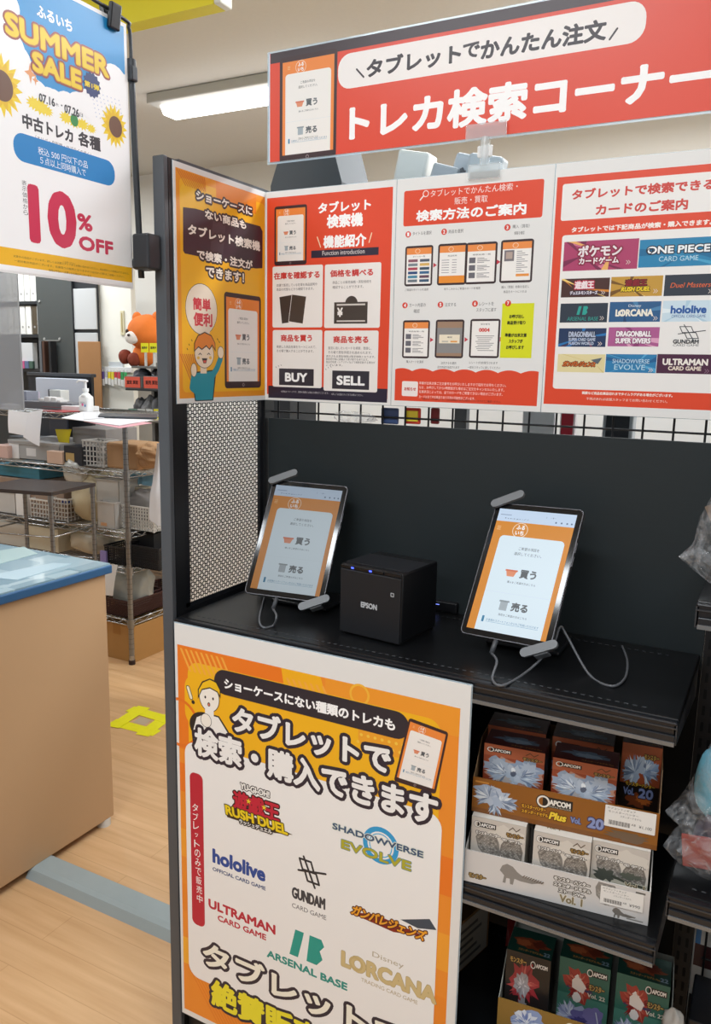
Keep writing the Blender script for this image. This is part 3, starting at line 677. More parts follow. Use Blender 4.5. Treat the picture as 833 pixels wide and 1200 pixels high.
u, v = a.q(806, 394.5); gundam_mark(u, v, 1.05, '#3C3F44', 1.5); a.t('GUNDAM', 788, 404.5, 818, 404.2, 5, '#3C3F44', .1); a.t('CARD GAME', 788, 408.8, 818, 408.6, 2.6, '#55585E', .04)
tile(655, 419, 708.5, 441, '#E6D9A4', (('#F3ECC8', 5), ('#D9C684', 4))); a.t('ガンバレジェンズ', 661, 431, 699, 430.3, 6.2, '#E0772C', .12, [('#6A2414', 1)], shear=.3); a.poly([(693, 426), (706, 423.5), (701, 431)], '#5E6A74')
tile(710.7, 419, 768, 441.5, '#2E80B4', (('#58A8D4', 5), ('#1F5F94', 4))); a.t('SHADOWVERSE', 718, 428, 761, 427, 5, '#CFE6F2', .02); a.t('EVOLVE', 720, 434.8, 756, 434.2, 6.4, '#BFE0EE', .04); arrows(760, 438)
tile(770.3, 419, 833, 442.8, '#4C2440', ()); a.t('ULTRAMAN', 776, 428.5, 829, 428.3, 7.8, '#F4EEE6', .15); a.t('CARD GAME', 782.5, 436, 821, 435.8, 5, '#EFE2D2', .1); arrows(825, 439, '#9A7A90')
a.t('掲載など商品在庫品切れまでタイムラグがある場合がございます。', 683, 464, 788, 468.3, 3.6, '#FDEBE2', .08); a.t('不明点あれば店舗スタッフまでお問い合わせください。', 688, 471, 782, 475, 3.4, '#FBE3D8', .05)
sheet(a, 'poster', 'red bordered poster of card game title tiles, right in the row of three', 'poster', (.597, -.004, 1.38), sleeve=.001)

# --- yellow poster on the perforated side
a = Art(288, 420, ((198.5, 187), (311, 222.5), (312, 467), (208, 470)))
OR1, YE = '#EE8B22', '#F6B71C'
a.rr(6, 9, 281, 410, '#F09A1E'); a.rr(16, 20, 281, 396, YE, 10)
a.rr(120, 372, 250, 410, OR1); a.rr(16, 330, 110, 388, '#F7C02A', 20)
def stripes(u0, v0, u1, v1, n, wd, col, k=1.0):
    for i in range(n):
        x = u0+(u1-u0)*i/n; P = [(x, v1), (x+wd, v1), (x+wd+k*(v1-v0), v0), (x+k*(v1-v0), v0)]
        a.uv([(min(max(p[0], u0), u1), p[1]) for p in P], col)
stripes(8, 384, 90, 408, 13, 2.6, '#D9762A'); stripes(8, 20, 60, 90, 9, 3, '#D9762A', .6); a.ring(248, 24, 7, 9, OR1); a.ring(20, 260, 24, 29, '#EFA030')
a.poly([(211, 242.5), (226, 244), (303, 263), (306, 269), (306, 313), (298, 313.5), (214, 297), (212, 294)], '#3B2430'); a.poly([(247, 252), (262, 256), (258, 308), (243, 303)], '#4A3A42')
sk = [('#3B2B2E', 3.6)]
for tx, x0, y0, x1, y1, h, b in (('ショーケースに', 226, 228, 293, 245, 11, .1), ('ない商品も', 237, 249.5, 286, 262.5, 11.5, .1), ('タブレット検索機', 217, 266, 303, 289, 13.5, .12), ('で検索・注文が', 228, 296.5, 294, 310.5, 12, .1), ('できます！', 239, 318, 284, 324.5, 12.5, .1)):
    a.t(tx, x0, y0, x1, y1, h, '#FBF3E8', b, sk)
a.el(234.5, 362, 47, 47, '#3A2C22'); a.el(234.5, 362, 46, 46, '#EFE0CC'); a.poly([(236, 382), (246, 380), (243, 394)], '#EFE0CC')
a.t('簡単', 224, 355.5, 245, 357, 15, '#D5404A', .1); a.t('便利', 225, 373, 247, 375, 16, '#D5404A', .1)
a.fit(PT, 260.5, 341, 305, 453)
# cheering boy
tl, ol, skin = '#1F93A6', '#2B2422', '#F6E2C8'
a.poly([(223.5, 440), (227, 434), (248, 432), (252, 436), (249, 467), (228, 467.5)], ol); a.poly([(224.5, 441), (228, 435.5), (247, 433.5), (250.5, 437), (248, 466), (229, 466.5)], tl)
a.ln([(226, 438), (224, 452), (229, 456)], 13, tl); a.ln([(247, 440), (253, 430), (257, 419)], 14, tl)
a.el(226, 432, 9, 13, ol); a.el(226, 432, 8, 12, skin); a.el(257, 412, 10, 12, ol); a.el(257, 412, 9, 11, skin)
a.r(233.5, 425, 241, 436, skin); a.el(238, 414, 29, 26, ol); a.el(238, 414, 28, 25, skin)
a.poly([(226, 411), (226, 401), (230, 392), (238, 388), (246, 392), (250.5, 401), (251, 411), (247, 404), (244, 409), (240, 405), (235, 409), (231, 406)], ol); a.poly([(226.6, 409), (226.8, 401), (230.6, 393), (238, 389.3), (245.5, 393), (249.9, 401), (250.3, 408), (246.8, 402.5), (243.6, 407.4), (240, 403.4), (235, 407.6), (231, 404.6)], '#E8862A')
for x in (233, 243): a.ln([(x-1.6, 414.3), (x, 412.6), (x+1.6, 414.5)], 1.6, ol); a.el(x-2+(4 if x > 240 else 0), 418, 4, 3, '#EFC254')
a.poly([(235, 418.5), (241.5, 418.6), (240, 424.5), (237, 424.3)], ol); a.poly([(236.5, 421), (240.6, 421), (239.6, 423.8), (237.3, 423.7)], '#D9584A')
for x, y in ((218, 407), (220, 402), (223, 397), (253, 396), (255, 399)): a.ln([(x, y), (x+.8, y+1.6)], 1.6, ol)
sheet(a, 'poster', 'yellow poster with cheering boy in teal, on the perforated side of the shelf', 'poster', (.0015, -.288, 1.38), rz=PI/2, sleeve=.001)

# --- big poster on the shelf fronts
a = Art(590, 841, ((212, 726), (552, 796), (526, 1336), (213.5, 1182)), rough=.45)
pv = lambda x, y: a.q(x, y)
mL, mR, mT, mB = 6, 574, 800, 12
a.rr(mL, mB, mR, mT, '#F0902A'); a.rr(mL, 590, 150, mT, '#EE7D20'); a.rr(150, 740, 260, mT, '#EE7A1E'); a.rr(330, 752, mR, mT, '#F19A2A')
a.uv([(240, mT), (320, mT), (330, 770), (300, 740), (250, 745)], '#F5B21A')
a.rr(30, 560, 545, 772, '#F5B71A', 26); a.rr(22, 640, 120, 748, '#F5B71A', 30); a.rr(395, 690, 545, 760, '#F0A428', 20)
for (u0, v0, n) in ((12, 752, 9), (250, 742, 7)):
    for i in range(n): x = u0+i*12; a.uv([(x, v0+42), (x+5, v0+42), (x+27, v0), (x+22, v0)], '#F6AE45')
for j in range(4):
    for i in range(11): uu, vv_ = 395+i*13+(6 if j % 2 else 0), 700+j*14; a.uv([(uu+3*math.cos(q), vv_+3*math.sin(q)) for q in (0, .8, 1.6, 2.4, 3.2, 4, 4.8, 5.6)], '#F7C848')
a.ring(*(lambda p: (p[0], p[1]))((215, 840)), 44, 50, '#E9761F'); a.ring(424, 807, 15, 19, '#F5B83A')
for i in range(14): x = 14+i*9; a.uv([(x, 120), (x+3, 120), (x+78, 16), (x+75, 16)], '#E9801F')
a.rr(20, 98, 552, 610, '#F3F2F0', 26)
for v0, c2 in ((560, '#EE7A1E'), (420, '#F3A12E'), (300, '#EE8A24'), (180, '#F5AE2E')): a.rr(mL, v0-60, 19, v0, c2); a.rr(553, v0-90, mR, v0-20, c2)
# black band with the heading
(uA, vA), (uB, vB) = a.q(257, 793), a.q(481, 843); vm = (vA+vB)/2
a.rr(uA, vm-24, uB, vm+24, '#2B2630', 24); a.t('ショーケースにない種類のトレカも', 268.5, 796, 465, 841, 12.5, '#FFFFFF', .1)
# surprised boy, white outline figure
a.el(245, 846, 36, 30, ol); a.poly([(230, 851), (235, 833), (246, 829), (262, 833), (273, 851), (272, 867), (231, 862)], ol); a.poly([(231.5, 851), (236, 834.5), (246, 830.5), (261, 834.5), (271.5, 852), (270.5, 866), (232.5, 861)], '#F4F1EC')
a.el(251, 812, 24, 28, ol); a.el(251, 812, 22.6, 26.6, '#F6F0E6'); a.r(246, 821, 256, 834, '#F4F1EC')
a.poly([(238, 813), (238, 802), (243, 793), (252, 789.5), (260, 793), (264.5, 803), (264, 813), (261, 806), (252, 801), (243, 803)], ol); a.poly([(239, 809), (239.2, 802.5), (244, 794.5), (252, 791), (259, 794.5), (263.3, 803), (263.3, 809), (260.8, 804.5), (252, 799.6), (242.6, 801.6)], '#F2C21C')
a.el(246.5, 811, 2, 2.8, ol); a.el(255.5, 813, 2, 2.8, ol); a.el(250.5, 819.5, 3.2, 4.2, ol); a.el(250.5, 819.7, 1.8, 2.6, '#E07A60')
a.el(247, 838, 13, 14, ol); a.el(247, 838, 12, 13, '#F6F0E6'); a.ln([(226.5, 800), (230, 812)], 9, ol); a.ln([(226.5, 800), (230, 812)], 6, '#F4EBD0'); a.el(232.3, 817, 4, 4, ol)
s2 = [('#2C2433', 6.5)]
a.t('タブレットで', 277, 836, 460, 882, 31, '#F4F3F1', .12, s2)
cor = [a.q(481, 833), a.q(526, 849.5), a.q(511, 921), a.q(463, 906)]
def lean(u, v):
    s_, t_ = u/PT.W, v/PT.H
    tp = (cor[0][0]+(cor[1][0]-cor[0][0])*s_, cor[0][1]+(cor[1][1]-cor[0][1])*s_); bt = (cor[3][0]+(cor[2][0]-cor[3][0])*s_, cor[3][1]+(cor[2][1]-cor[3][1])*s_)
    return (bt[0]+(tp[0]-bt[0])*t_, bt[1]+(tp[1]-bt[1])*t_)
a.paste(PT, lean)
a.t('検索・購入できます', 233, 865, 514, 937, 33, '#F4F3F1', .12, s2)
# red upright band
(uA, vA), (uB, vB) = a.q(227, 897), a.q(241, 1081); a.rr(uA, vB, uB+2, vA, '#C02338', 12); a.vt('タブレットのみで販売中', 232.5, 934, 236.5, 1052, 15, '#FFFFFF', .07)
# the titles on sale
a.t('YU-GI-OH!', 285.5, 915, 319.5, 922, 7.5, '#F4F2EE', .12, [('#2A2024', 1.6)])
a.t('遊戯王', 277, 931, 331, 943, 22, '#C6203A', .13, [('#3A1018', 2.6)]); a.star(295, 931.5, 6, 2.4, 5, '#F2D22A', ph=.3); a.star(313, 938.5, 6, 2.4, 5, '#F2D22A', ph=.3)
a.poly([(266, 934), (346, 970), (325, 968), (270, 950)], '#3A2A1C'); a.t('RUSH DUEL', 268, 943, 340, 962.5, 11.5, '#F0D21E', .16, [('#4A3A10', 1.8)], shear=-.12)
a.t('ラッシュデュエル', 284, 955, 322, 966, 5.5, '#F2F0EC', .08, [('#2E2C2C', 2.2)])
a.ring(447.5, 981.5, 25, 34, '#2FA0D8'); a.ring(447.5, 981.5, 20, 22, '#58B6E2')
a.t('SHADOWVERSE', 392, 960.5, 497, 990, 7.5, '#3A5476', .1, [('#DCE4DA', 1.2)]); a.t('EVOLVE', 402, 982, 483, 1003.5, 11, '#B7B030', .1, [('#5E8A9A', 1)])
a.t('hololive', 252, 997, 313.5, 1015.5, 17, '#2A4C9A', .22); a.t('OFFICIAL CARD GAME', 252, 1011, 313.5, 1033.5, 4.4, '#2E4A80', .08)
u, v = a.q(364, 1014); gundam_mark(u, v, 2.2, '#2B2A30'); a.t('GUNDAM', 344, 1037.5, 383, 1051, 13.5, '#3E3E44', .1); a.t('CARD GAME', 344, 1053, 384, 1067, 5.6, '#4A4A50', .05)
a.t('ULTRAMAN', 246.5, 1053, 324.5, 1081, 11, '#C0283C', .16); a.t('CARD GAME', 257, 1070.5, 313.5, 1089.5, 7, '#C0283C', .1)
a.poly([(470, 1068), (504, 1067), (512, 1080), (490, 1078)], '#3E4A58'); a.poly([(410, 1060), (440, 1062), (500, 1088), (462, 1083)], '#8A2418'); a.t('ガンバレジェンズ', 414, 1063, 500, 1081, 12.5, '#F0A62C', .14, [('#5A1A14', 2)], shear=.3)
u, v = a.q(359, 1102); ab_logo(u, v, 3.1, '#1F9C8E'); a.t('ARSENAL BASE', 314, 1112, 408, 1147, 9, '#2A9488', .12)
a.t('Disney', 437, 1111, 474, 1123, 8.5, '#B9AE96', .06); a.t('LORCANA', 401, 1116, 512, 1157, 19, '#D2BC86', .14, [('#B09A68', .8)]); a.ring(418, 1121, 10, 14, '#C9B27A'); a.t('TRADING CARD GAME', 424, 1142, 490, 1164, 4.6, '#B5A47C', .05)
a.t('タブレットで', 239, 1118, 482, 1206, 30, '#F7F4E4', .17, s2); a.t('絶賛販売中', 248, 1160, 412, 1228, 33, '#F0E430', .14, [('#2C2433', 6)])
o = sheet(a, 'poster', 'large white and orange sale poster hung on the front of the black shelf', 'poster', (.009, FY-.0075, .1305), back='#E6E5E2', sleeve=.002)

# --- long red banner
a = Art(860, 203, ((315, 66), (879, -46), (862, 126), (320, 190)))
a.rr(0, 0, 860, 203, '#E2472C'); a.rr(4, 184, 860, 203, '#3A2A30'); a.rr(0, 0, 3, 203, '#C9DCEB')
a.fit(PT, 328, 71, 397, 183.5)
(uA, vA), (uB, vB) = a.q(396, 84), a.q(757, 28); vm = (vA+vB)/2; a.rr(uA, vm-31, uB, vm+31, '#F6F1EE', 26)
a.t('タブレット', 429, 83, 539, 63, 22, '#30262E', .13); a.t('で', 541, 62, 561, 58.5, 18, '#30262E', .11); a.t('かんたん注文', 562, 58, 710, 37.5, 24, '#30262E', .13)
a.ln([(417.5, 83), (426, 92)], 3.2, '#30262E'); a.ln([(714, 47), (723, 34)], 3.2, '#30262E')
a.t('トレカ検索コーナー', 411, 143, 838, 90, 42, '#FFFFFF', .16)
o = sheet(a, 'banner', 'long red banner with white lettering held upright above the posters', 'banner', (.006, .0, 1.858), sleeve=.004)
# clear clip that holds it
p = on_y(568, 188, -.006); t = thing('sign_clip', 'clear plastic clip holding the bottom edge of the red banner', 'clip', (p[0], p[1], 1.79))
cl = mat('#DDE4E6', .08, alpha=.32)
x = p[0]
s = MB(); s.box((x-.03, -.012, 1.785), (x+.03, -.004, 1.812), cl, .003); s.box((x-.03, .003, 1.785), (x+.03, .006, 1.812), cl, .001); part('base_jaw', s, t)
s = MB(); s.box((x-.038, -.009, 1.852), (x+.038, -.0045, 1.880), cl, .003); part('top_jaw', s, t)
s = MB(); s.cyl((x, -.0075, 1.808), (x, -.0075, 1.855), .009, cl); s.box((x-.014, -.010, 1.822), (x+.014, -.005, 1.842), mat('#EEF0F0', .2), .003); part('stem', s, t)

# --- sale poster hung from the arm on the left
a = Art(297, 427, ((-38, -70.5), (148, 28), (159.5, 339), (-16, 316)))
sky = '#2492D4'
a.rr(4, 150, 291, 421, sky); g = random.Random(3)
def cloud(cs, col):
    for x, y, r_ in cs:
        u, v = a.q(x, y); a.uv([(min(max(u+r_*math.cos(k*.3), 3), 293), v+r_*math.sin(k*.3)) for k in range(21)], col)
cloud(((-20, 40, 50), (5, 58, 40), (-5, 85, 44), (22, 70, 24), (28, 95, 28), (45, 110, 22), (60, 122, 26), (25, 120, 40), (95, 130, 30), (80, 128, 28), (118, 108, 32), (135, 100, 34), (150, 112, 34), (128, 130, 48), (105, 120, 22), (10, 5, 20), (0, 0, 26), (65, 135, 40), (148, 135, 40), (30, 140, 40)), '#FBFBFC')
a.rr(3, 3, 294, a.q(70, 145)[1]+14, '#FAFAFB')
for j in range(7):
    for i in range(8):
        x, y = 108+i*4.6+j*1, 105+j*5+i*1.6; a.el(x, y, 1, 1, '#B9C6E4', 8)
for x, y, r_ in ((135, 146, 30), (1, 97, 38)):
    a.star(x, y, r_, r_*.68, 17, '#F2D21C', 1.15); a.star(x, y, r_*.8, r_*.55, 13, '#E9BE14', 1.15, .2); a.el(x+1.5, y+1, r_*.5, r_*.55, '#6E4A34')
for x, y, r_ in ((40, 119, 15), (48, 123, 18), (56, 128, 12), (78, 136, 14), (98, 144, 14), (108, 149, 11), (88, 141, 14)): a.star(x, y, r_, r_*.6, 11, '#F3D936', .7)
a.el(88, 139, 8, 9, '#2F8E46')
for x, y, r_ in ((36, 84, 11), (42, 92, 6)): a.star(x, y, r_, r_*.35, 4, '#E8A066', 1.3)
u, v = a.q(70, 146)
a.rr(3, 3, 294, v-19, '#FAFAFB')
a.t('ふるいち', 43.5, 11.5, 85, 29.5, 14, '#FFFFFF', .12)
a.t('SUMMER', 6, 25, 128, 78, 27, '#F2CF0E', .2, [('#9A4A44', 3.4), ('#C98A2A', 1.0)]); a.t('SALE', 38, 69, 96, 93, 24, '#F2CF0E', .2, [('#9A4A44', 3.4), ('#C98A2A', 1.0)])
a.star(108.5, 98, 19, 16, 14, '#22336E', 1.05); a.t('第1弾', 99.5, 96, 117, 101.5, 7, '#F4D81E', .14)
a.t('07.16', 46, 111, 65, 119, 10, '#3A3C44', .08); a.t('木', 65.5, 119.5, 69.5, 121.5, 4.4, '#3A3C44', .05); a.t('・', 72, 121, 74, 122, 2, '#3A3C44', .1); a.t('07.26', 76, 124.5, 93.5, 131.5, 10, '#3A3C44', .08); a.t('日', 94, 132, 98, 133.5, 4.4, '#3A3C44', .05)
a.t('中古トレカ', 26.5, 139.5, 86.5, 157, 17.5, '#333238', .08); a.t('各種', 92.5, 160, 119, 167.5, 17, '#333238', .08); a.t('（オリパ・自販機・サプライのぞく）', 42, 159, 108, 179, 5, '#55565E', .03)
(uA, vA), (uB, vB) = a.q(16, 169), a.q(136, 202); vm = (vA+vB)/2; a.rr(uA, vm-20, uB, vm+20, '#1684C9', 18)
a.t('税込 500 円以下の品', 45, 174, 104, 191.5, 9.5, '#F2FAFE', .05); a.t('５点以上同時購入で', 47.5, 185.5, 102, 200.5, 9.5, '#F2FAFE', .05)
cr = '#D02C52'
a.t('10', 34, 250, 91, 258, 71, cr, .15); a.t('%', 92, 258, 110, 261, 20, cr, .11); a.t('OFF', 94, 284, 134.7, 290, 17.5, cr, .16); a.vt('表示価格から', 28.5, 209, 31, 251, 9, '#3A3C44', .05)
u0, v0 = a.q(0, 288.5); u1, v1 = a.q(0, 305); a.rr(3, 11, 294, 36, '#F2B81A')
a.t('ご注意ください', 75, 306.5, 90, 308.5, 2.4, '#6A5410', 0)
for i, (tx, x0, x1) in enumerate((('対象外の商品がございます。詳しくは店頭スタッフまでお問い合わせください。他の割引との併用はできません。', 16, 154), ('一部対象外商品がございます。在庫限りの販売となりますので品切れの際はご容赦ください。', 17, 148), ('価格は予告なく変更となる場合がございます。', 58, 110))): a.t(tx, x0, 300+i*4.5+(4.5 if i == 2 else 0), x1, 320+i*4.5-(3 if i == 2 else 0), 3, '#6A5410', .02)
sheet(a, 'sale_poster', 'white and blue summer sale poster hanging from a thin black arm at left', 'poster', (-.05, -.6355, 1.5795), rz=PI/2, back='#F0F0F0')
# arm and clips
t = thing('poster_hanger', 'bent thin black arm bracketed to the shelf post, holding the sale poster', 'poster hanger', (-.035, -.312, 1.62))
bm_ = mat('#33363A', .4, .3)
s = MB(); s.box((-.045, -.345, 1.612), (-.008, -.3115, 1.672), bm_, .004); s.box((-.06, -.34, 1.616), (-.045, -.318, 1.632), bm_, .005); part('bracket', s, t)
s = MB(); s.tube([(-.046, -.322, 1.60), (-.048, -.327, 1.78), (-.05, -.329, 1.93)], .0055, bm_, n=10, sub=4); part('upright_rod', s, t)
s = MB(); s.tube([(-.05, -.329, 1.90), (-.05, -.3292, 1.985), (-.05, -.333, 2.004), (-.05, -.345, 2.013), (-.05, -.5, 2.022), (-.05, -.72, 2.034)], .003, bm_, n=8, sub=5); part('bent_rod', s, t)
s = MB(); s.box((-.058, -.337, 1.92), (-.042, -.321, 1.945), bm_, .003); s.cyl((-.05, -.329, 1.935), (-.05, -.329, 1.955), .008, bm_); part('clamp_collar', s, t)
for i, yy in enumerate((-.372, -.60)):
    t = thing('binder_clip', ('black spring clip gripping the top corner of the sale poster nearest the shelf', 'black spring clip gripping the far top corner of the sale poster outside the frame')[i], 'clip', (-.05, yy, 1.99))
    s = MB(); s.box((-.062, yy-.012, 1.987), (-.052, yy+.012, 2.026), mat('#1D1F22', .35), .003, T=Matrix.Translation((-.05, yy, 2)) @ Matrix.Rotation(-.18, 4, 'Y') @ Matrix.Translation((.05, -yy, -2))); part('back_jaw', s, t)
    s = MB(); s.box((-.0485, yy-.012, 1.987), (-.040, yy+.012, 2.026), mat('#1D1F22', .35), .003, T=Matrix.Translation((-.05, yy, 2)) @ Matrix.Rotation(.18, 4, 'Y') @ Matrix.Translation((.05, -yy, -2))); part('front_jaw', s, t)

# ================================================================ tablets, stands, printer
def tablet(label, loc, eul, emit, stand_label, base, cable_label, cable_pts, extra=None):
    m3 = Matrix.Rotation(math.radians(eul[0]), 3, 'Z') @ Matrix.Rotation(math.radians(eul[1]), 3, 'X') @ Matrix.Rotation(math.radians(eul[2]), 3, 'Y')
    T = m3.to_4x4(); T.translation = Vector(loc)
    t = thing('tablet', label, 'tablet', loc)
    W, H = .1625, .248
    def slab(w_, h_, y0, y1, rad, m, s):
        P = []
        for cx, cz, a0 in ((w_/2-rad, -h_/2+rad, -90), (w_/2-rad, h_/2-rad, 0), (-w_/2+rad, h_/2-rad, 90), (-w_/2+rad, -h_/2+rad, 180)):
            P += [(cx+rad*math.cos(math.radians(a0+k*15)), cz+rad*math.sin(math.radians(a0+k*15))) for k in range(7)]
        return s.prism(P, y0, y1, m, T=T @ Matrix(((1, 0, 0, 0), (0, 0, 1, 0), (0, 1, 0, 0), (0, 0, 0, 1))))
    s = MB(); slab(W, H, 0, .0072, .009, mat('#5E5D61', .45, .7), s); slab(W-.003, H-.003, -.0006, .0, .008, mat('#0B0C0F', .08), s)
    for z in (.055, .03): s.box((W/2, .002, z-.009), (W/2+.0012, .005, z+.009), mat('#5E5D61', .45, .7), T=T)
    part('body', s, t)
    a = screen(); mb = MB(); a.emit = emit
    a.items = a.items[1:]
    a.into(mb, T=T @ Matrix.Translation((-.081*.99, -.0008, -.124*.99)) @ Matrix.Scale(.99, 4))
    part('screen', mb, t)
    # holder: two sprung claws across opposite corners, arm and weighted base
    st = thing('tablet_stand', stand_label, 'tablet stand', base)
    cm = mat('#6E7174', .45, noise=.05, scale=60)
    for nm, cx, cz, sg in (('upper_claw', -W/2+.022, H/2+.006, 1), ('lower_claw', W/2-.016, -H/2-.003, -1)):
        s = MB(); TT = T @ Matrix.Translation((cx, 0, cz)) @ Matrix.Rotation(math.radians(-27), 4, 'Y')
        P = []
        for qx, a0 in ((.024, -90), (-.024, 90)): P += [(qx+.0075*math.cos(math.radians(a0+k*18)), .0075*math.sin(math.radians(a0+k*18))) for k in range(11)]
        s.prism(P, -.0085, -.0025, cm, T=TT @ Matrix(((1, 0, 0, 0), (0, 0, 1, 0), (0, 1, 0, 0), (0, 0, 0, 1))))
        s.box((-.012, -.004, .0055), (.012, .016, .010), cm, .002, T=TT) if sg > 0 else s.box((-.012, -.004, -.010), (.012, .016, -.0055), cm, .002, T=TT)
        part(nm, s, st)
    s = MB(); dk = mat('#22242A', .4)
    a0 = T @ Vector((-W/2+.03, .013, H/2+.004)); b0 = T @ Vector((W/2-.03, .013, -H/2-.004))
    s.tube([a0, (a0+b0)/2, b0], .0065, dk, n=8); part('cross_bar', s, st)
    ctr = T @ Vector((0, .016, 0)); bb = Vector(base)
    s = MB(); s.tube([ctr, ctr+Vector((0, .028, -.006)), Vector((bb.x, bb.y+.02, bb.z+.06)), Vector((bb.x, bb.y, bb.z+.008))], .008, dk, n=10, sub=5); part('arm', s, st)
    s = MB(); s.box((bb.x-.065, bb.y-.055, bb.z), (bb.x+.065, bb.y+.045, bb.z+.008), mat('#141519', .3, noise=.3, scale=25), .0035); part('base_plate', s, st)
    # cable with plug
    c = thing('charging_cable', cable_label, 'cable', cable_pts[-1])
    p0 = T @ Vector((-.014, .0035, -H/2)); p1 = T @ Vector((-.016, .0035, -H/2-.024))
    s = MB(); s.tube([p0, p1], .0042, mat('#4A4C50', .5), n=10); part('plug', s, c)
    s = MB(); s.tube([p1]+[Vector(p) for p in cable_pts], .0021, mat('#5B5D61', .5), n=8, sub=8); part('cord', s, c)
    return T
zc = SZ1+.0026
P = lambda x, y, z=zc: tuple(on_z(x, y, z))
tablet('left tablet with dimmer pale blue start page, leaning beside the perforated side panel', (.153, -.115, 1.114), (13.4, -33.9, 2.0), .50, 'black tablet stand with grey claws holding the left tablet', (.165, -.075, SZ1+.0005),
       'short black cable looping below the left tablet', [P(324, 722, 1.0), P(320, 733), P(308, 735), P(304, 724), P(310, 700)])
T2 = tablet('right tablet with the brighter white and orange start page', (.616, -.135, 1.116), (-9.0, -33.0, -2.5), 1.08, 'black tablet stand with grey claws holding the right tablet', (.625, -.085, SZ1+.0005),
       'black charging cable hanging down to the shelf lip from the right tablet', [P(582, 775, 1.0), P(577, 796), P(590, 803), P(620, 785), tuple(on_y(647, 757, -.19)), tuple(on_y(656, 735, -.16)), tuple(on_y(664, 745, -.16)), P(690, 790), P(716, 804), P(732, 795), P(735, 775), P(729, 757)])

# receipt printer
pc = on_z(397, 741, SZ1); pr = on_z(470, 759, SZ1); ang = math.atan2(pr[1]-pc[1], pr[0]-pc[0])
t = thing('receipt_printer', 'black cube receipt printer with small blue lights between the two tablets', 'printer', (pc[0], pc[1], SZ1), rz=ang)
w_, d_, h_ = .129, .128, .129
pm = mat('#101114', .38, noise=.06, scale=200); pf = mat('#15161A', .5)
s = MB(); s.box((0, .0035, .004), (w_, d_, h_), pm, .003); s.box((.004, .008, 0), (w_-.004, d_-.004, .004), mat('#0A0A0B', .6)); s.build('body', t)
a = Art(129, 129); a.tu('EPSON', 47, 81, 62, 10.5, '#B9BBBE', .14); a.rr(108, 87, 115, 94, '#A9ABAE', 1); a.rr(109.5, 88.5, 113.5, 92.5, '#26272A', .5)
s = MB(); s.box((.0015, -.0005, .004), (w_-.0015, .0035, h_-.008), pf, .0015); a.into(s, T=Matrix.Translation((0, -.0007, 0))); s.build('front_cover', t)
s = MB(); s.box((.001, .001, h_-.0075), (w_-.038, .006, h_-.0015), mat('#0E0F11', .2), .001); s.box((w_-.036, .001, h_-.0075), (w_-.002, .006, h_-.0005), mat('#101114', .25), .001); s.build('front_strip', t)
for x in (.024, .062): s = MB(); s.box((x, .0003, h_-.0055), (x+.005, .0012, h_-.0035), mat('#3448FF', emit=8)); s.build('blue_light', t)
s = MB(); s.box((.0, .02, h_-.0003), (w_, d_-.03, h_+.0006), mat('#212226', .3, noise=.2, scale=40), .0004); s.box((.02, d_-.024, h_-.0003), (w_-.02, d_-.022, h_+.0006), mat('#0B0B0C', .5)); s.build('lid', t)
p = on_z(510, 716, SZ1); t = thing('power_adapter', 'small black adapter with a blue light behind the receipt printer', 'adapter', (p[0]+.01, p[1], SZ1))
s = MB(); s.box((p[0]-.02, p[1], SZ1), (p[0]+.045, p[1]+.04, SZ1+.022), mat('#111216', .4), .003); part('case', s, t)
s = MB(); s.box((p[0]+.0, p[1]-.0006, SZ1+.014), (p[0]+.008, p[1]+.001, SZ1+.0152), mat('#7E92FF', emit=2)); part('blue_light', s, t)

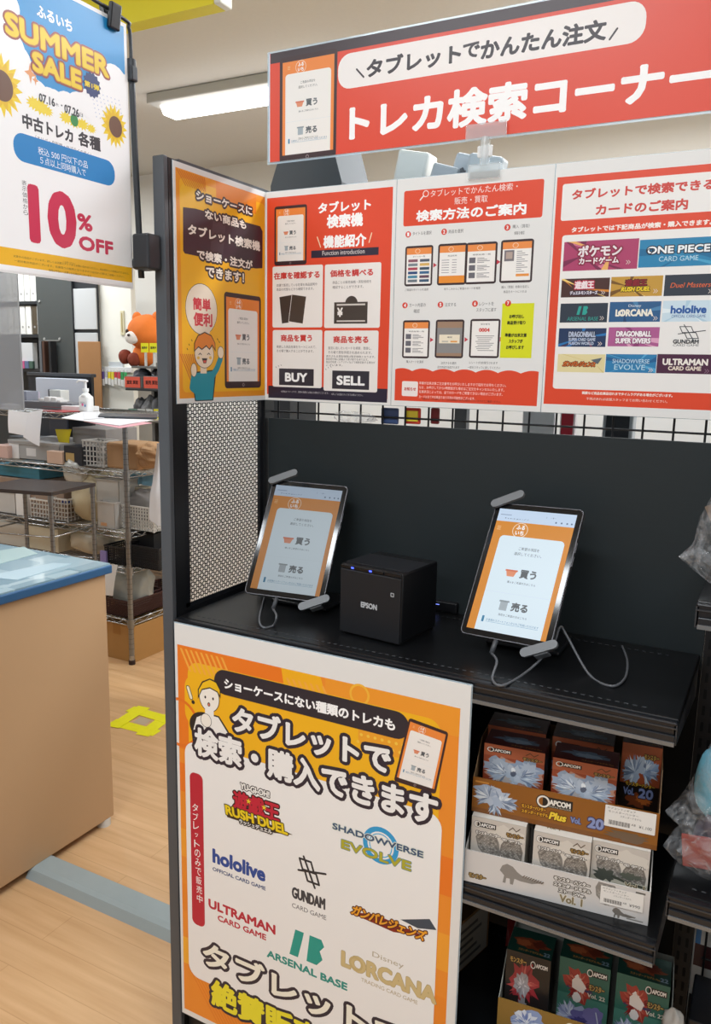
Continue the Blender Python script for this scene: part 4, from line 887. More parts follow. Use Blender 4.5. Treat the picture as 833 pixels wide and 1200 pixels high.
# ================================================================ boxed figures in their trays
def box_front(kind):
    a = Art(92, 110)
    if kind == 'dragon':
        a.rr(0, 0, 92, 110, '#8E4028'); a.rr(0, 84, 92, 110, '#A8583A'); a.plume(46, 60, 48, 34, '#B58A78', 5, 26, .3)
        for x, y, r1, r2, c2, sd in ((22, 50, 27, 26, '#92A2B8', 1), (68, 46, 28, 27, '#8A9EBA', 2), (46, 60, 16, 26, '#B2C0D0', 3), (24, 44, 16, 15, '#A6B6C8', 21), (70, 42, 15, 16, '#A9B9CC', 22), (30, 76, 18, 12, '#B7B2B0', 4), (64, 70, 20, 12, '#C3CEDC', 8), ): a.plume(x, y, r1, r2, c2, sd)
        bl = ['#A9B8CC', '#C5D1DE', '#8799B4', '#DCE5EC', '#6F8099', '#B4C2D2']
        a.wing(36, 62, 36, 100, 250, 34, bl, 1, .8); a.wing(56, 66, 36, -60, 80, 34, bl, 2, .8); a.wing(46, 78, 40, 240, 300, 22, bl, 3, 1); a.plume(46, 58, 5, 9, '#5A6478', 6, 9); a.plume(46, 50, 4, 6, '#E6EDF3', 9, 9)
        a.poly([(6, 84), (30, 80), (40, 92), (14, 108), (0, 106)], '#5E564E')
        logo = '#F3F1EC'
    elif kind == 'dragon_side':
        a.rr(0, 0, 92, 110, '#A24E2C'); a.rr(0, 0, 92, 50, '#1E1512')
        for x, y, r1, r2, c2, sd in ((28, 40, 26, 20, '#A9B8CC', 11), (66, 34, 24, 18, '#8FA6C4', 12), (44, 30, 14, 18, '#B2C0D0', 13)): a.plume(x, y, r1, r2, c2, sd)
        bl = ['#A9B8CC', '#C5D1DE', '#8799B4', '#DCE5EC', '#6F8099']; a.wing(34, 42, 34, 60, 260, 30, bl, 5, .8); a.wing(56, 40, 34, -80, 100, 30, bl, 6, .8)
        a.plume(46, 84, 34, 12, '#7E3D1E', 14); a.plume(58, 82, 20, 7, '#C26A2E', 15); a.tu('モンスターハンター', 14, 82, 50, 6, '#E0B33C', .1, [('#3A1C14', .8)])
        a.tu('Vol.', 10, 36, 38, 11, '#8796C4', .12, [('#20263E', 1)]); a.tu('20', 46, 80, 38, 15, '#8E9CCB', .14, [('#20263E', 1.4)])
        a.tu('モンスター', 52, 86, 94, 8, '#C9A04A', .12, [('#2E1E14', 1)]); return a
    elif kind in ('scale', 'scale_side'):
        a.rr(0, 0, 92, 110, '#C9C2B9'); a.plume(60, 26, 34, 20, '#D6D0C6', 20); a.plume(20, 80, 22, 16, '#BDB1A4', 24); gy = '#7F7B76'
        g2 = ['#9A958E', '#8A857E', '#6A655F', '#A8A39B']; a.scales([(8, 74), (12, 82), (42, 84), (48, 72), (53, 40), (46, 34), (28, 40), (13, 56)], gy, g2, 1, 4.4); a.scales([(52, 70), (58, 80), (84, 78), (89, 64), (87, 46), (72, 36), (56, 42), (50, 56)], '#77716A', g2, 2, 4.0)
        a.ln([(46, 44), (62, 38), (80, 34)], 3, '#6A625A', uv=True); a.ln([(76, 42), (82, 34), (88, 32)], 2, '#5E564E', uv=True)
        if kind == 'scale_side':
            a.rr(0, 0, 92, 52, '#B9B6A8'); a.plume(24, 54, 20, 12, '#4C5048', 22); a.ln([(36, 54), (60, 60), (88, 62)], 4, '#44483E'); a.plume(62, 48, 20, 7, '#585C52', 23); a.tu('Vol. 1', 56, 88, 47, 8, '#6B5A3A', .1, [('#E2D9C2', .8)])
        a.tu('モンスターハンター', 8, 50, 83, 6, '#F2EFEA', .1, [('#6A6660', 1)]); a.tu('モデル', 52, 86, 80, 5, '#F2EFEA', .1, [('#6A6660', 1)])
    elif kind == 'wave':
        a.rr(0, 0, 92, 110, '#2F6559'); a.rr(0, 0, 92, 60, '#4C8172'); a.plume(38, 34, 28, 26, '#A23C34', 30); a.plume(38, 34, 19, 17, '#F0E6E0', 31, 7, .5); a.plume(36, 52, 10, 10, '#F3ECE8', 32, 8)
        a.plume(40, 40, 26, 4, '#4A3B5C', 33); a.wing(38, 36, 30, 0, 360, 40, ['#8E2A2A', '#B24A3E', '#7A1E24', '#C4705E'], 7, .9); a.plume(38, 34, 17, 15, '#E6DCD6', 31, 7, .5); a.plume(36, 52, 9, 9, '#EBE4E0', 32, 8); a.plume(30, 80, 36, 18, '#AEB6D6', 34); a.wing(24, 82, 34, 60, 200, 26, ['#AEB6D6', '#C9CFE6', '#8E96C0', '#DDE2F0'], 8, .7); a.plume(54, 80, 34, 12, '#6E68A4', 35); a.plume(66, 72, 20, 14, '#837BB4', 36); a.plume(44, 86, 18, 8, '#4C4684', 37); a.plume(40, 102, 40, 9, '#C9DAD6', 38); a.ln([(72, 66), (78, 84), (74, 100)], 2, '#D8DCEA')
        a.tu('モンスター', 56, 84, 78, 9, '#B79A5A', .12, [('#3A3020', 1)]); a.tu('Vol. 22', 54, 86, 66, 6, '#D9D2C4', .08); logo = None
    else:
        a.rr(0, 0, 92, 110, '#24201F'); a.plume(40, 42, 34, 30, '#9C3038', 40); a.wing(38, 44, 36, 0, 360, 46, ['#9C3038', '#B24A4A', '#7E2028', '#C46A62'], 9, .9); a.plume(36, 46, 18, 20, '#9E9A9E', 41); a.wing(36, 46, 20, 0, 360, 26, ['#B7B3B6', '#D0CCD0', '#8A868A'], 10); a.plume(38, 78, 14, 16, '#8A878A', 42); a.plume(70, 86, 14, 10, '#B2433C', 43); a.plume(24, 100, 26, 8, '#4A4240', 44)
        a.tu('モンスター', 8, 42, 98, 8, '#C9A45A', .12, [('#3A2C1A', 1)]); a.tu('Vol. 22', 56, 88, 10, 8, '#C9C2C4', .1)
    # maker's name, top left (right on the green boxes)
    u = 6 if kind in ('dragon', 'scale', 'scale_side') else 52
    a.rr(u+4, 93, u+36, 102, '#1A1A1C', 1); a.ring(u+4, 110-97.5, 4, 6, '#1A1A1C'); a.ring(u+4, 110-97.5, 3.9, 5.4, '#E9E7E2'); a.tu('APCOM', u+10, u+34, 97.5, 6.2, '#ECEAE6', .12)
    if kind in ('dragon', 'scale'): a.tu('モンスター', 60, 88, 90, 8, '#A68348', .13, [('#3A2A18', 1)]); a.ln([(64, 98), (70, 104), (76, 98), (82, 104)], 1.4, '#4A3620', uv=True)
    if kind == 'dragon': a.tu('スタンダードモデルPlus', 48, 86, 22, 5, '#E6B83A', .1, [('#5A2A14', .9)]); a.tu('Vol. 20', 52, 86, 10, 9, '#8C97C8', .1, [('#2A2C48', 1)])
    return a
def top_art(kind):
    a = Art(92, 60)
    if kind.startswith('dragon'): a.rr(0, 0, 92, 60, '#4A1614'); a.plume(46, 30, 36, 14, '#5F7286', 50); a.plume(50, 34, 22, 8, '#8A9CB0', 51); a.tu('スタンダードモデル Plus', 40, 86, 8, 5, '#A8783A', .08)
    elif kind.startswith('scale'): a.rr(0, 0, 92, 60, '#E2DCD2'); a.plume(62, 26, 26, 12, '#8C857C', 52); a.plume(56, 32, 14, 7, '#B0A99E', 53); a.tu('Vol. 1', 16, 40, 20, 11, '#8A7A56', .1)
    else: a.rr(0, 0, 92, 60, '#1F4238'); a.plume(46, 32, 38, 15, '#8A4228', 54); a.plume(30, 34, 18, 9, '#B0603A', 55); a.plume(62, 30, 15, 11, '#6A2E20', 56); a.tu('スタンダードモデル Plus', 22, 74, 8, 6, '#B88A4A', .1); a.tu('22', 74, 88, 10, 9, '#8AA0B0', .1)
    return a
BODY = {'dragon': '#20110F', 'dragon_side': '#20110F', 'scale': '#C4BEB4', 'scale_side': '#C4BEB4', 'wave': '#1E3F36', 'dark': '#161A18'}
def figure_box(kind, label, group, loc, rz, W=.092, D=.06, H=.11):
    t = thing('figure_box', label, 'boxed figure', loc, group, rz)
    s = MB(); s.box((0, 0, 0), (W, D, H), mat(BODY[kind], .35), .0008); s.build('carton', t)
    s = MB(); f = box_front(kind); f.into(s, T=Matrix.Translation((0, -.0003, 0)) @ Matrix.Diagonal((W/.092, 1, H/.11, 1)), clip=True); s.build('front_print', t)
    s = MB(); f = top_art(kind); f.into(s, T=Matrix.Translation((0, 0, H+.0003)) @ Matrix.Rotation(-PI/2, 4, 'X') @ Matrix.Diagonal((W/.092, 1, D/.06, 1)), clip=True); s.build('lid_print', t)
    return t
def sticker(T, w_=46, h_=26, price='¥1,100', parent=None):
    a = Art(w_, h_); a.rr(0, 0, w_, h_, '#E9E7E2', 1); a.tu('カプコンフィギュア', 2, w_*.6, h_-3, 2.6, '#4A4A4C', .02); a.tu('モンスターハンター', 3, w_*.66, h_-7, 2.6, '#5A5A5C', .02); a.tu('スタンダードモデル', 14, w_*.72, h_-11, 2.6, '#5A5A5C', .02)
    for i in range(22): a.rr(4+i*.9, 3, 4.35+i*.9+(i*7 % 3)*.15, 8.5, '#3A3A3C')
    a.tu(price, w_*.68, w_-3, 6.5, 4.6, '#3A3A3C', .06); a.tu('A8', w_*.53, w_*.62, 7.5, 3, '#3A3A3C', .1)
    s = MB(); a.into(s, T=T, clip=True); return s.build('price_sticker', parent)
def tray(label, loc, rz, W, D, hf, hs, col, inner, art, rot_y=0):
    t = thing('display_tray', label, 'display tray', loc, 'figure display trays', rz)
    if rot_y: t.rotation_euler = (0, rot_y, rz)
    m = mat(col, .5); mi = mat(inner, .6)
    s = MB(); s.box((0, 0, 0), (W, D, .0015), mi); s.box((0, 0, 0), (W, .0015, hf), m)
    for x in (0, W-.0015):
        s.prism([(0, 0), (D, 0), (D, hs), (D*.35, hs), (.012, hf+.006), (0, hf)], x, x+.0015, mi, T=Matrix(((0, 0, 1, 0), (1, 0, 0, 0), (0, 1, 0, 0), (0, 0, 0, 1))))
    s.box((0, D-.0015, 0), (W, D, hs), mi); s.build('tray', t)
    s = MB(); art.into(s, T=Matrix.Translation((0, -.0003, 0)), clip=True); s.build('front_print', t)
    return t
RZ = math.radians(7.0)
def place(o, rz, x, y, z=0): return (o[0]+x*math.cos(rz)-y*math.sin(rz), o[1]+x*math.sin(rz)+y*math.cos(rz), o[2]+z)
# white tray, middle shelf
O2 = (.599, -.308, SZ2+.0006)
a = Art(283, 56); a.rr(0, 0, 283, 56, '#D2CFCC'); a.tu('モンスター', 8, 36, 13, 9, '#A68A52', .12, [('#4A3C28', 1)])
gy = '#8B8782'
def beast(u, v, k, col='#8B8782', c2='#6E6459'):
    a.uv([(u+x*k, v+y*k) for x, y in ((-16, 4), (-12, 14), (-4, 19), (6, 16), (14, 8), (24, 2), (40, -1), (58, -2), (40, -8), (20, -8), (10, -6), (8, -18), (3, -18), (2, -8), (-4, -8), (-5, -18), (-10, -18), (-8, -4))], col)
    for i in range(9): a.ln([(u+(24+i*4)*k, v+(1-i*.4)*k), (u+(27+i*4)*k, v+(4-i*.4)*k)], 2*k, c2, uv=True)
beast(72, 30, .92); a.tu('モンスターハンター', 142, 196, 43, 7, '#F0EEEA', .1, [('#6A665F', 1.4)]); a.tu('スタンダードモデル', 142, 198, 33, 6.5, '#F0EEEA', .1, [('#6A665F', 1.4)]); a.tu('ストーンVer.', 150, 190, 23.5, 6.5, '#F0EEEA', .1, [('#6A665F', 1.4)]); a.tu('Vol. 1', 152, 187, 11, 13, '#8F7F5E', .1, [('#E2DACA', 1)])
a.scales([(206, 30), (204, 44), (208, 54), (232, 53), (238, 40), (232, 22), (220, 17)], gy, ['#9A958E', '#8A857E', '#A8A39B'], 3, 4.2)
beast(238, 9, .45, '#77716A'); a.rr(252, 3, 276, 5, '#8A8680'); a.rr(262, 49, 276, 52, '#6A665F')
tr2 = tray('white display tray of pale boxed figures on the middle shelf', O2, RZ, .283, .15, .056, .085, '#D2CFCC', '#CFCBC5', a)
sticker(Matrix.Translation((.212, -.0014, .02)) @ Matrix.Rotation(0, 4, 'Y') @ Matrix.Diagonal((1.35, 1, 1.15, 1)), price='¥990', parent=tr2)
BW, BH = .087, .108
figure_box('scale', 'pale boxed figure at the left front of the white tray', 'pale boxed figures', place(O2, RZ, .006, .012, .002), RZ, BW, .056, BH)
figure_box('scale', 'pale boxed figure in the middle front of the white tray, under the orange tray', 'pale boxed figures', place(O2, RZ, .106, .008, .002), RZ, BW, .056, BH)
figure_box('scale_side', 'pale boxed figure with a long tailed creature at the right of the white tray', 'pale boxed figures', place(O2, RZ, .194, .018, .002), RZ, BW-.003, .056, BH)
figure_box('scale', 'pale boxed figure behind the front ones at the left of the white tray', 'pale boxed figures', place(O2, RZ, .008, .085, .002), RZ, BW, .056, BH)
figure_box('scale', 'pale boxed figure behind the front ones at the right of the white tray', 'pale boxed figures', place(O2, RZ, .19, .085, .002), RZ, BW, .056, BH)
# orange tray stacked on the pale boxes
O1 = (.598, -.283, SZ2+.0006+.002+BH+.0008)
a = Art(284, 60); a.rr(0, 0, 284, 60, '#8E571C'); a.rr(0, 0, 284, 8, '#7E4A18')
for x, y, r1, r2, c2, sd in ((34, 28, 30, 20, '#B7C3D4', 61), (20, 22, 20, 14, '#9FB0C8', 62), (52, 34, 22, 13, '#A9B9CE', 63), ): a.plume(x, y, r1, r2, c2, sd)
bl = ['#A9B8CC', '#C5D1DE', '#8799B4', '#DCE5EC', '#6F8099']; a.wing(28, 30, 28, 70, 230, 34, bl, 11, .8); a.wing(46, 34, 30, -50, 110, 34, bl, 12, .7); a.wing(36, 40, 24, 230, 310, 16, bl, 13)
a.rr(112, 34, 158, 51, '#17171A', 1); a.ring(113, 60-42, 7, 11.5, '#17171A'); a.ring(113, 60-42, 7.2, 10, '#E9E4DA'); a.tu('APCOM', 122, 155, 43, 9.5, '#EDE9E0', .13); a.tu('FIGURE BUILDER', 122, 156, 36, 2.8, '#C9C2B4', .04)
a.tu('モンスターハンター', 80, 118, 28, 6.5, '#E3A92C', .1, [('#5A2C10', 1.2)]); a.tu('スタンダードモデル', 80, 122, 19, 6.5, '#E3A92C', .1, [('#5A2C10', 1.2)]); a.tu('Plus', 124, 150, 21, 13, '#F0CF3C', .12, [('#5A2C10', 1.4)], shear=.2)
a.tu('Vol.', 156, 172, 21, 10, '#8290BE', .1, [('#3A3A60', 1)]); a.tu('20', 182, 206, 23, 18, '#8996C4', .14, [('#3A3A60', 1.6)]); a.plume(240, 48, 36, 9, '#6E5A48', 65); a.rr(4, 52, 26, 55, '#C9883C')
tr1 = tray('orange brown display tray of dragon boxes stacked on the pale boxes', O1, RZ, .284, .15, .06, .105, '#8E571C', '#8A6A48', a, rot_y=0)
s = MB(); s.box((.004, .008, .0016), (.222, .078, .030), mat('#3A2416', .7)); s.build('riser', tr1)
sticker(Matrix.Translation((.206, -.0014, .024)) @ Matrix.Diagonal((1.6, 1, 1.35, 1)), price='¥1,100', parent=tr1)
figure_box('dragon', 'white dragon boxed figure at the left front of the orange tray', 'dragon boxed figures', place(O1, RZ, .012, .018, .0305), RZ, .097, .055, .083)
figure_box('dragon', 'white dragon boxed figure in the middle front of the orange tray', 'dragon boxed figures', place(O1, RZ, .122, .012, .0305), RZ, .097, .055, .083)
figure_box('dragon_side', 'dragon boxed figure with a black lower half at the right of the orange tray', 'dragon boxed figures', place(O1, RZ, .222, .082, .002), RZ, .06*1.0, .055, .125)
figure_box('dragon', 'dragon boxed figure peeking out behind the front boxes at the left of the orange tray', 'dragon boxed figures', place(O1, RZ, .004, .086, .002), RZ, .097, .055, .112)
figure_box('dragon', 'dragon boxed figure mostly hidden behind the middle box of the orange tray', 'dragon boxed figures', place(O1, RZ, .112, .086, .002), RZ, .097, .055, .112)
# bottom tray
RZ3 = math.radians(5.5)
O3 = (.655, -.262, SZ3+.0006)
a = Art(272, 68); a.rr(0, 0, 272, 68, '#8F6E30'); a.plume(52, 30, 34, 26, '#8FA2CC', 71); a.plume(48, 26, 20, 18, '#D6DEEC', 72); a.plume(70, 40, 16, 10, '#5F76B0', 73); a.wing(50, 34, 34, 0, 360, 40, ['#8FA2CC', '#C3CEE4', '#6F84BC', '#E2E8F2'], 14, .8)
a.rr(122, 42, 170, 60, '#17171A', 1); a.ring(122, 68-51, 7, 11, '#E9E4DA'); a.tu('APCOM', 132, 166, 51, 9.5, '#EDE9E0', .13); a.tu('Plus', 120, 150, 24, 13, '#F0CF3C', .12, [('#5A2C10', 1.4)])
tray('yellow brown display tray of green boxed figures on the lowest shelf', O3, RZ3, .272, .155, .068, .12, '#8F6E30', '#9B9C94', a)
zt = .002
figure_box('dark', 'dark boxed figure with a red maned creature at the left of the lowest tray', 'boxed figures in the lowest tray', place(O3, RZ3, .006, .022, zt), RZ3, .074, .06, .145)
figure_box('wave', 'green boxed figure with a purple creature in the middle of the lowest tray', 'boxed figures in the lowest tray', place(O3, RZ3, .092, .042, zt), RZ3, .082, .06, .145)
figure_box('wave', 'green boxed figure with a purple creature at the right end of the lowest tray', 'boxed figures in the lowest tray', place(O3, RZ3, .184, .042, zt), RZ3, .082, .06, .145)

# brown carton and red packet at the left of the lowest shelf
t = thing('carton', 'small brown carton with a white printed label on the lowest shelf', 'box', (.56, -.15, SZ3))
s = MB(); T = Matrix.Translation((.545, -.185, SZ3)) @ Matrix.Rotation(math.radians(-14), 4, 'Z')
s.box((-.08, 0, 0), (.0, .12, .105), mat('#8A6A42', .6, noise=.06, scale=30), .001, T=T); part('box_body', s, t)
s = MB(); s.box((.0, .004, .004), (.0008, .112, .1), mat('#A9A59A', .6), T=T)
for i in range(5): s.box((.0008, .014, .016+i*.016), (.0012, .09-(i % 3)*.014, .022+i*.016), mat('#5E5C58', .6), T=T)
part('label', s, t)
t = thing('packet', 'red packet hanging behind the lowest tray beside the brown carton', 'packet', (.625, -.05, SZ3))
s = MB(); s.grid(lambda u, v: (.605+.045*u, -.055+.006*math.sin(6*u+3*v), SZ3+.002+.12*v), 6, 8, mat('#6E1E1C', .3)); s.grid(lambda u, v: (.605+.045*u, -.049+.006*math.sin(6*u+3*v), SZ3+.002+.12*v), 6, 8, mat('#6E1E1C', .3)); part('film', s, t)

# ================================================================ bagged toys on the neighbouring bay
def film():
    m = bpy.data.materials.new('clear_plastic_film'); m.use_nodes = True; nt = m.node_tree; b = nt.nodes['Principled BSDF']
    b.inputs['Base Color'].default_value = lin('#C9CBCE'); b.inputs['Roughness'].default_value = .14
    tc = nt.nodes.new('ShaderNodeTexCoord'); n = nt.nodes.new('ShaderNodeTexNoise'); n.inputs['Scale'].default_value = 26; n.inputs['Detail'].default_value = 3; n.inputs['Distortion'].default_value = 2.5
    bp = nt.nodes.new('ShaderNodeBump'); bp.inputs['Strength'].default_value = .55; bp.inputs['Distance'].default_value = .012
    r = nt.nodes.new('ShaderNodeValToRGB'); r.color_ramp.elements[0].position = .40; r.color_ramp.elements[0].color = (.05, .05, .05, 1); r.color_ramp.elements[1].position = .72; r.color_ramp.elements[1].color = (.42, .42, .42, 1)
    nt.links.new(tc.outputs['Object'], n.inputs['Vector']); nt.links.new(n.outputs['Fac'], bp.inputs['Height']); nt.links.new(bp.outputs[0], b.inputs['Normal'])
    nt.links.new(n.outputs['Fac'], r.inputs[0]); nt.links.new(r.outputs[0], b.inputs['Alpha'])
    return m
FILM = film()
def bag(s, c, r, seed, amp=.16, n=26, m=None):
    # heaped bag, creased all over
    rr = random.Random(seed); K = [(rr.uniform(4, 13), rr.uniform(4, 13), rr.uniform(0, 6), rr.uniform(.3, 1)) for _ in range(9)]
    def fn(u, v):
        th, ph = 2*PI*u, PI*v
        sx, sy, sz = math.sin(ph)*math.cos(th), math.sin(ph)*math.sin(th), -math.cos(ph)
        e = lambda q: math.copysign(abs(q)**.72, q)
        k = 1+amp*sum(g*math.sin(a*sx+b*sz+p)*math.cos(b*sy-a*sz) for a, b, p, g in K)/3
        return (c[0]+r[0]*k*e(sx), c[1]+r[1]*k*e(sy), c[2]+r[2]*(k if sz > -.3 else 1)*e(sz))
    return s.grid(fn, 2*n, n, m or FILM, True)
def flat_bag(s, pts, Y, depth, seed, m=None, n=72, nv=14):
    # two welded films: pts is the outline in the XZ plane, the middle bulges towards both sides
    m = m or FILM; L = len(pts); rr = random.Random(seed); K = [(rr.uniform(30, 90), rr.uniform(30, 90), rr.uniform(0, 6)) for _ in range(7)]
    c = (sum(p[0] for p in pts)/L, sum(p[1] for p in pts)/L)
    def edge(u):
        f = (u % 1)*L; i = int(f) % L; k = f-int(f); a, b = pts[i], pts[(i+1) % L]
        return (a[0]+(b[0]-a[0])*k, a[1]+(b[1]-a[1])*k)
    for sg in (-1, 1):
        def fn(u, v):
            e = edge(u); x, z = e[0]+(c[0]-e[0])*v, e[1]+(c[1]-e[1])*v
            w_ = 1-abs(math.sin(K[0][0]*x+K[0][1]*z+K[0][2]))
            cr = sum(1-2*abs(math.sin(a*x+b*z+p)) for a, b, p in K)/len(K)
            bul = math.sqrt(max(0, 1-(1-v)**2))
            return (x, Y+sg*depth*bul*(1+.35*cr)+.004*cr*(1-bul)*sg*min(1, v*8), z)
        s.grid(fn, n, nv, m, False)
    return s
z = RS[0][0]
t = thing('bagged_toy', 'grey toy in a crumpled clear bag on the upper shelf at the right edge', 'bagged toy', (.99, -.24, z))
bg = [(.872, z+.048), (.890, z+.070), (.894, z+.105), (.912, z+.150), (.945, z+.205), (1.0, z+.225), (1.08, z+.2), (1.1, z+.1), (1.08, z+.002), (1.0, z+.001), (.945, z+.002), (.915, z+.016), (.893, z+.032)]
s = MB(); flat_bag(s, bg, -.255, .045, 4); part('clear_bag', s, t)
s = MB(); s.blob((.975, -.255, z+.072), (.055, .03, .068), mat('#8C807D', .8, noise=.1, scale=20), .1, 3); s.blob((1.0, -.255, z+.14), (.04, .025, .04), mat('#77716F', .7), .1, 5); part('toy', s, t)
s = MB(); T = Matrix.Translation((.925, -.262, z+.085)) @ Matrix.Rotation(-.45, 4, 'Y'); s.box((-.006, -.0006, -.045), (.006, .0, .045), mat('#7E6C5C', .4, alpha=.8), T=T); part('paper_strip', s, t)
z = RS[1][0]
t = thing('bagged_toy', 'light blue soft toy in a crinkled clear bag on the lower right shelf', 'bagged toy', (.99, -.24, z))
s = MB(); s.blob((.955, -.235, z+.150), (.034, .026, .062), mat('#63A5BC', .8, noise=.06, scale=40), .08, 2); part('toy_head', s, t)
s = MB(); s.blob((.99, -.235, z+.065), (.062, .03, .062), mat('#57515C', .8, noise=.12, scale=30), .16, 8); part('toy_body', s, t)
bg = [(.886, z+.090), (.900, z+.110), (.918, z+.150), (.932, z+.195), (.950, z+.245), (1.0, z+.28), (1.08, z+.26), (1.11, z+.14), (1.10, z+.003), (1.0, z+.001), (.940, z+.001), (.905, z+.016), (.887, z+.032), (.893, z+.046), (.915, z+.055), (.905, z+.075)]
s = MB(); flat_bag(s, bg, -.24, .048, 12); part('clear_bag', s, t)
p = on_y(812, 1015, -.305)
t = thing('card_packet', 'dull red card packet standing in the clear bag below the light blue toy', 'packet', (p[0]+.04, -.262, z))
s = MB(); T = Matrix.Translation((p[0]-.016, -.262, z+.022)) @ Matrix.Rotation(-.12, 4, 'Y'); s.box((0, 0, 0), (.11, .004, .05), mat('#96504C', .25, noise=.08, scale=30), .001, T=T); s.box((.05, -.0006, .028), (.07, 0, .046), mat('#B8923A', .3), T=T); part('packet', s, t)
# white and blue carton behind the right hand upright, black box before it
t = thing('toy_carton', 'white and blue carton behind the grid under the lower right shelf', 'box', (1.06, .12, 0))
s = MB(); s.box((.926, .045, 0), (1.2, .2, .62), mat('#D6D4CE', .5), .002); part('box_body', s, t)
a = Art(263, 230); a.rr(0, 0, 263, 230, '#DAD8D2'); a.rr(0, 0, 9, 230, '#3F7FB8'); a.uv([(9, 230), (20, 230), (20, 120), (40, 102), (64, 106), (72, 130), (72, 230), (84, 230), (84, 90), (9, 84)], '#2F5FA0'); a.rr(0, 0, 263, 46, '#4A2A2C'); a.uv([(60, 46), (70, 46), (50, 0), (42, 0)], '#3F7FB8'); a.rr(120, 70, 230, 200, '#E4E1DA', 14)
s = MB(); a.into(s, T=Matrix.Translation((.9365, .0447, .36))); part('front_print', s, t)
t = thing('storage_box', 'black box on the floor shelf below the white and blue carton', 'box', (1.1, -.06, .1))
s = MB(); s.box((.945, -.12, .1005), (1.4, -.004, .365), mat('#17181B', .45), .003); part('box_body', s, t)
s = MB(); s.box((.943, -.122, .365), (1.402, -.003, .38), mat('#202227', .35), .003); part('lid', s, t)
t = thing('scrap_paper', 'crumpled white paper scrap at the foot of the right upright', 'paper', (.93, -.2, 0.10))
p = on_y(789, 1192, -.2); s = MB(); s.blob((p[0], -.2, p[2]-.01), (.016, .012, .022), mat('#BDB9B2', .7), .4, 9, n=10); part('paper', s, t)

# ================================================================ wire rack behind the counter
CH = mat('#A9ABAC', .22, .9, name='chrome_wire'); chd = mat('#8B8D8F', .3, .85)
RX1, RY0, RX0, RY1 = -1.705, 1.345, -3.25, 1.80
RZS = [1.203, .945, .655, .483, .223]
t = thing('wire_rack', 'chrome wire shelving rack full of bins and bags behind the counter', 'rack', ((RX0+RX1)/2, (RY0+RY1)/2, 0))
def post(s, x, y, z0, z1, r):
    s.cyl((x, y, z0), (x, y, z1), r, chd, n=14); z = z0+.06
    while z < z1-.01: s.cyl((x, y, z), (x, y, z+.002), r*1.06, mat('#5E6062', .4, .6), n=14); z += .025
for x, y in ((RX1, RY0), (RX1, RY1), (RX0, RY0), (RX0, RY1)):
    s = MB(); post(s, x, y, .02, 1.22, .0125); s.cyl((x, y, 0), (x, y, .022), .016, mat('#2A1512', .6), n=12); s.cyl((x, y, .022), (x, y, .045), .0135, CH, n=12); part('post', s, t)
def wire_shelf(s, x0, x1, y0, y1, z, pitch=.028, drop=.028, r=.0024):
    for (p, q) in (((x0, y0), (x1, y0)), ((x0, y1), (x1, y1)), ((x0, y0), (x0, y1)), ((x1, y0), (x1, y1))):
        for zz in (z-.004, z-drop): s.tube([(p[0], p[1], zz), (q[0], q[1], zz)], .0034, CH, n=6)
        L = math.hypot(q[0]-p[0], q[1]-p[1]); n = max(2, int(L/.045)); P = []
        for i in range(n+1): f = i/n; P.append((p[0]+(q[0]-p[0])*f, p[1]+(q[1]-p[1])*f, z-.005 if i % 2 else z-drop+.001))
        s.tube(P, .0022, CH, n=5, smooth=False)
    n = int((x1-x0)/pitch)
    for i in range(1, n): s.tube([(x0+(x1-x0)*i/n, y0, z-.002), (x0+(x1-x0)*i/n, y1, z-.002)], .0016, CH, n=4)
    for f in (.33, .66): s.tube([(x0, y0+(y1-y0)*f, z-.006), (x1, y0+(y1-y0)*f, z-.006)], .0024, CH, n=5)
for z in RZS:
    s = MB(); wire_shelf(s, RX0, RX1, RY0, RY1, z)
    for x, y in ((RX1, RY0), (RX0, RY0), (RX1, RY1), (RX0, RY1)): s.cyl((x, y, z-.035), (x, y, z+.004), .0165, chd, n=14)
    part('wire_shelf', s, t)

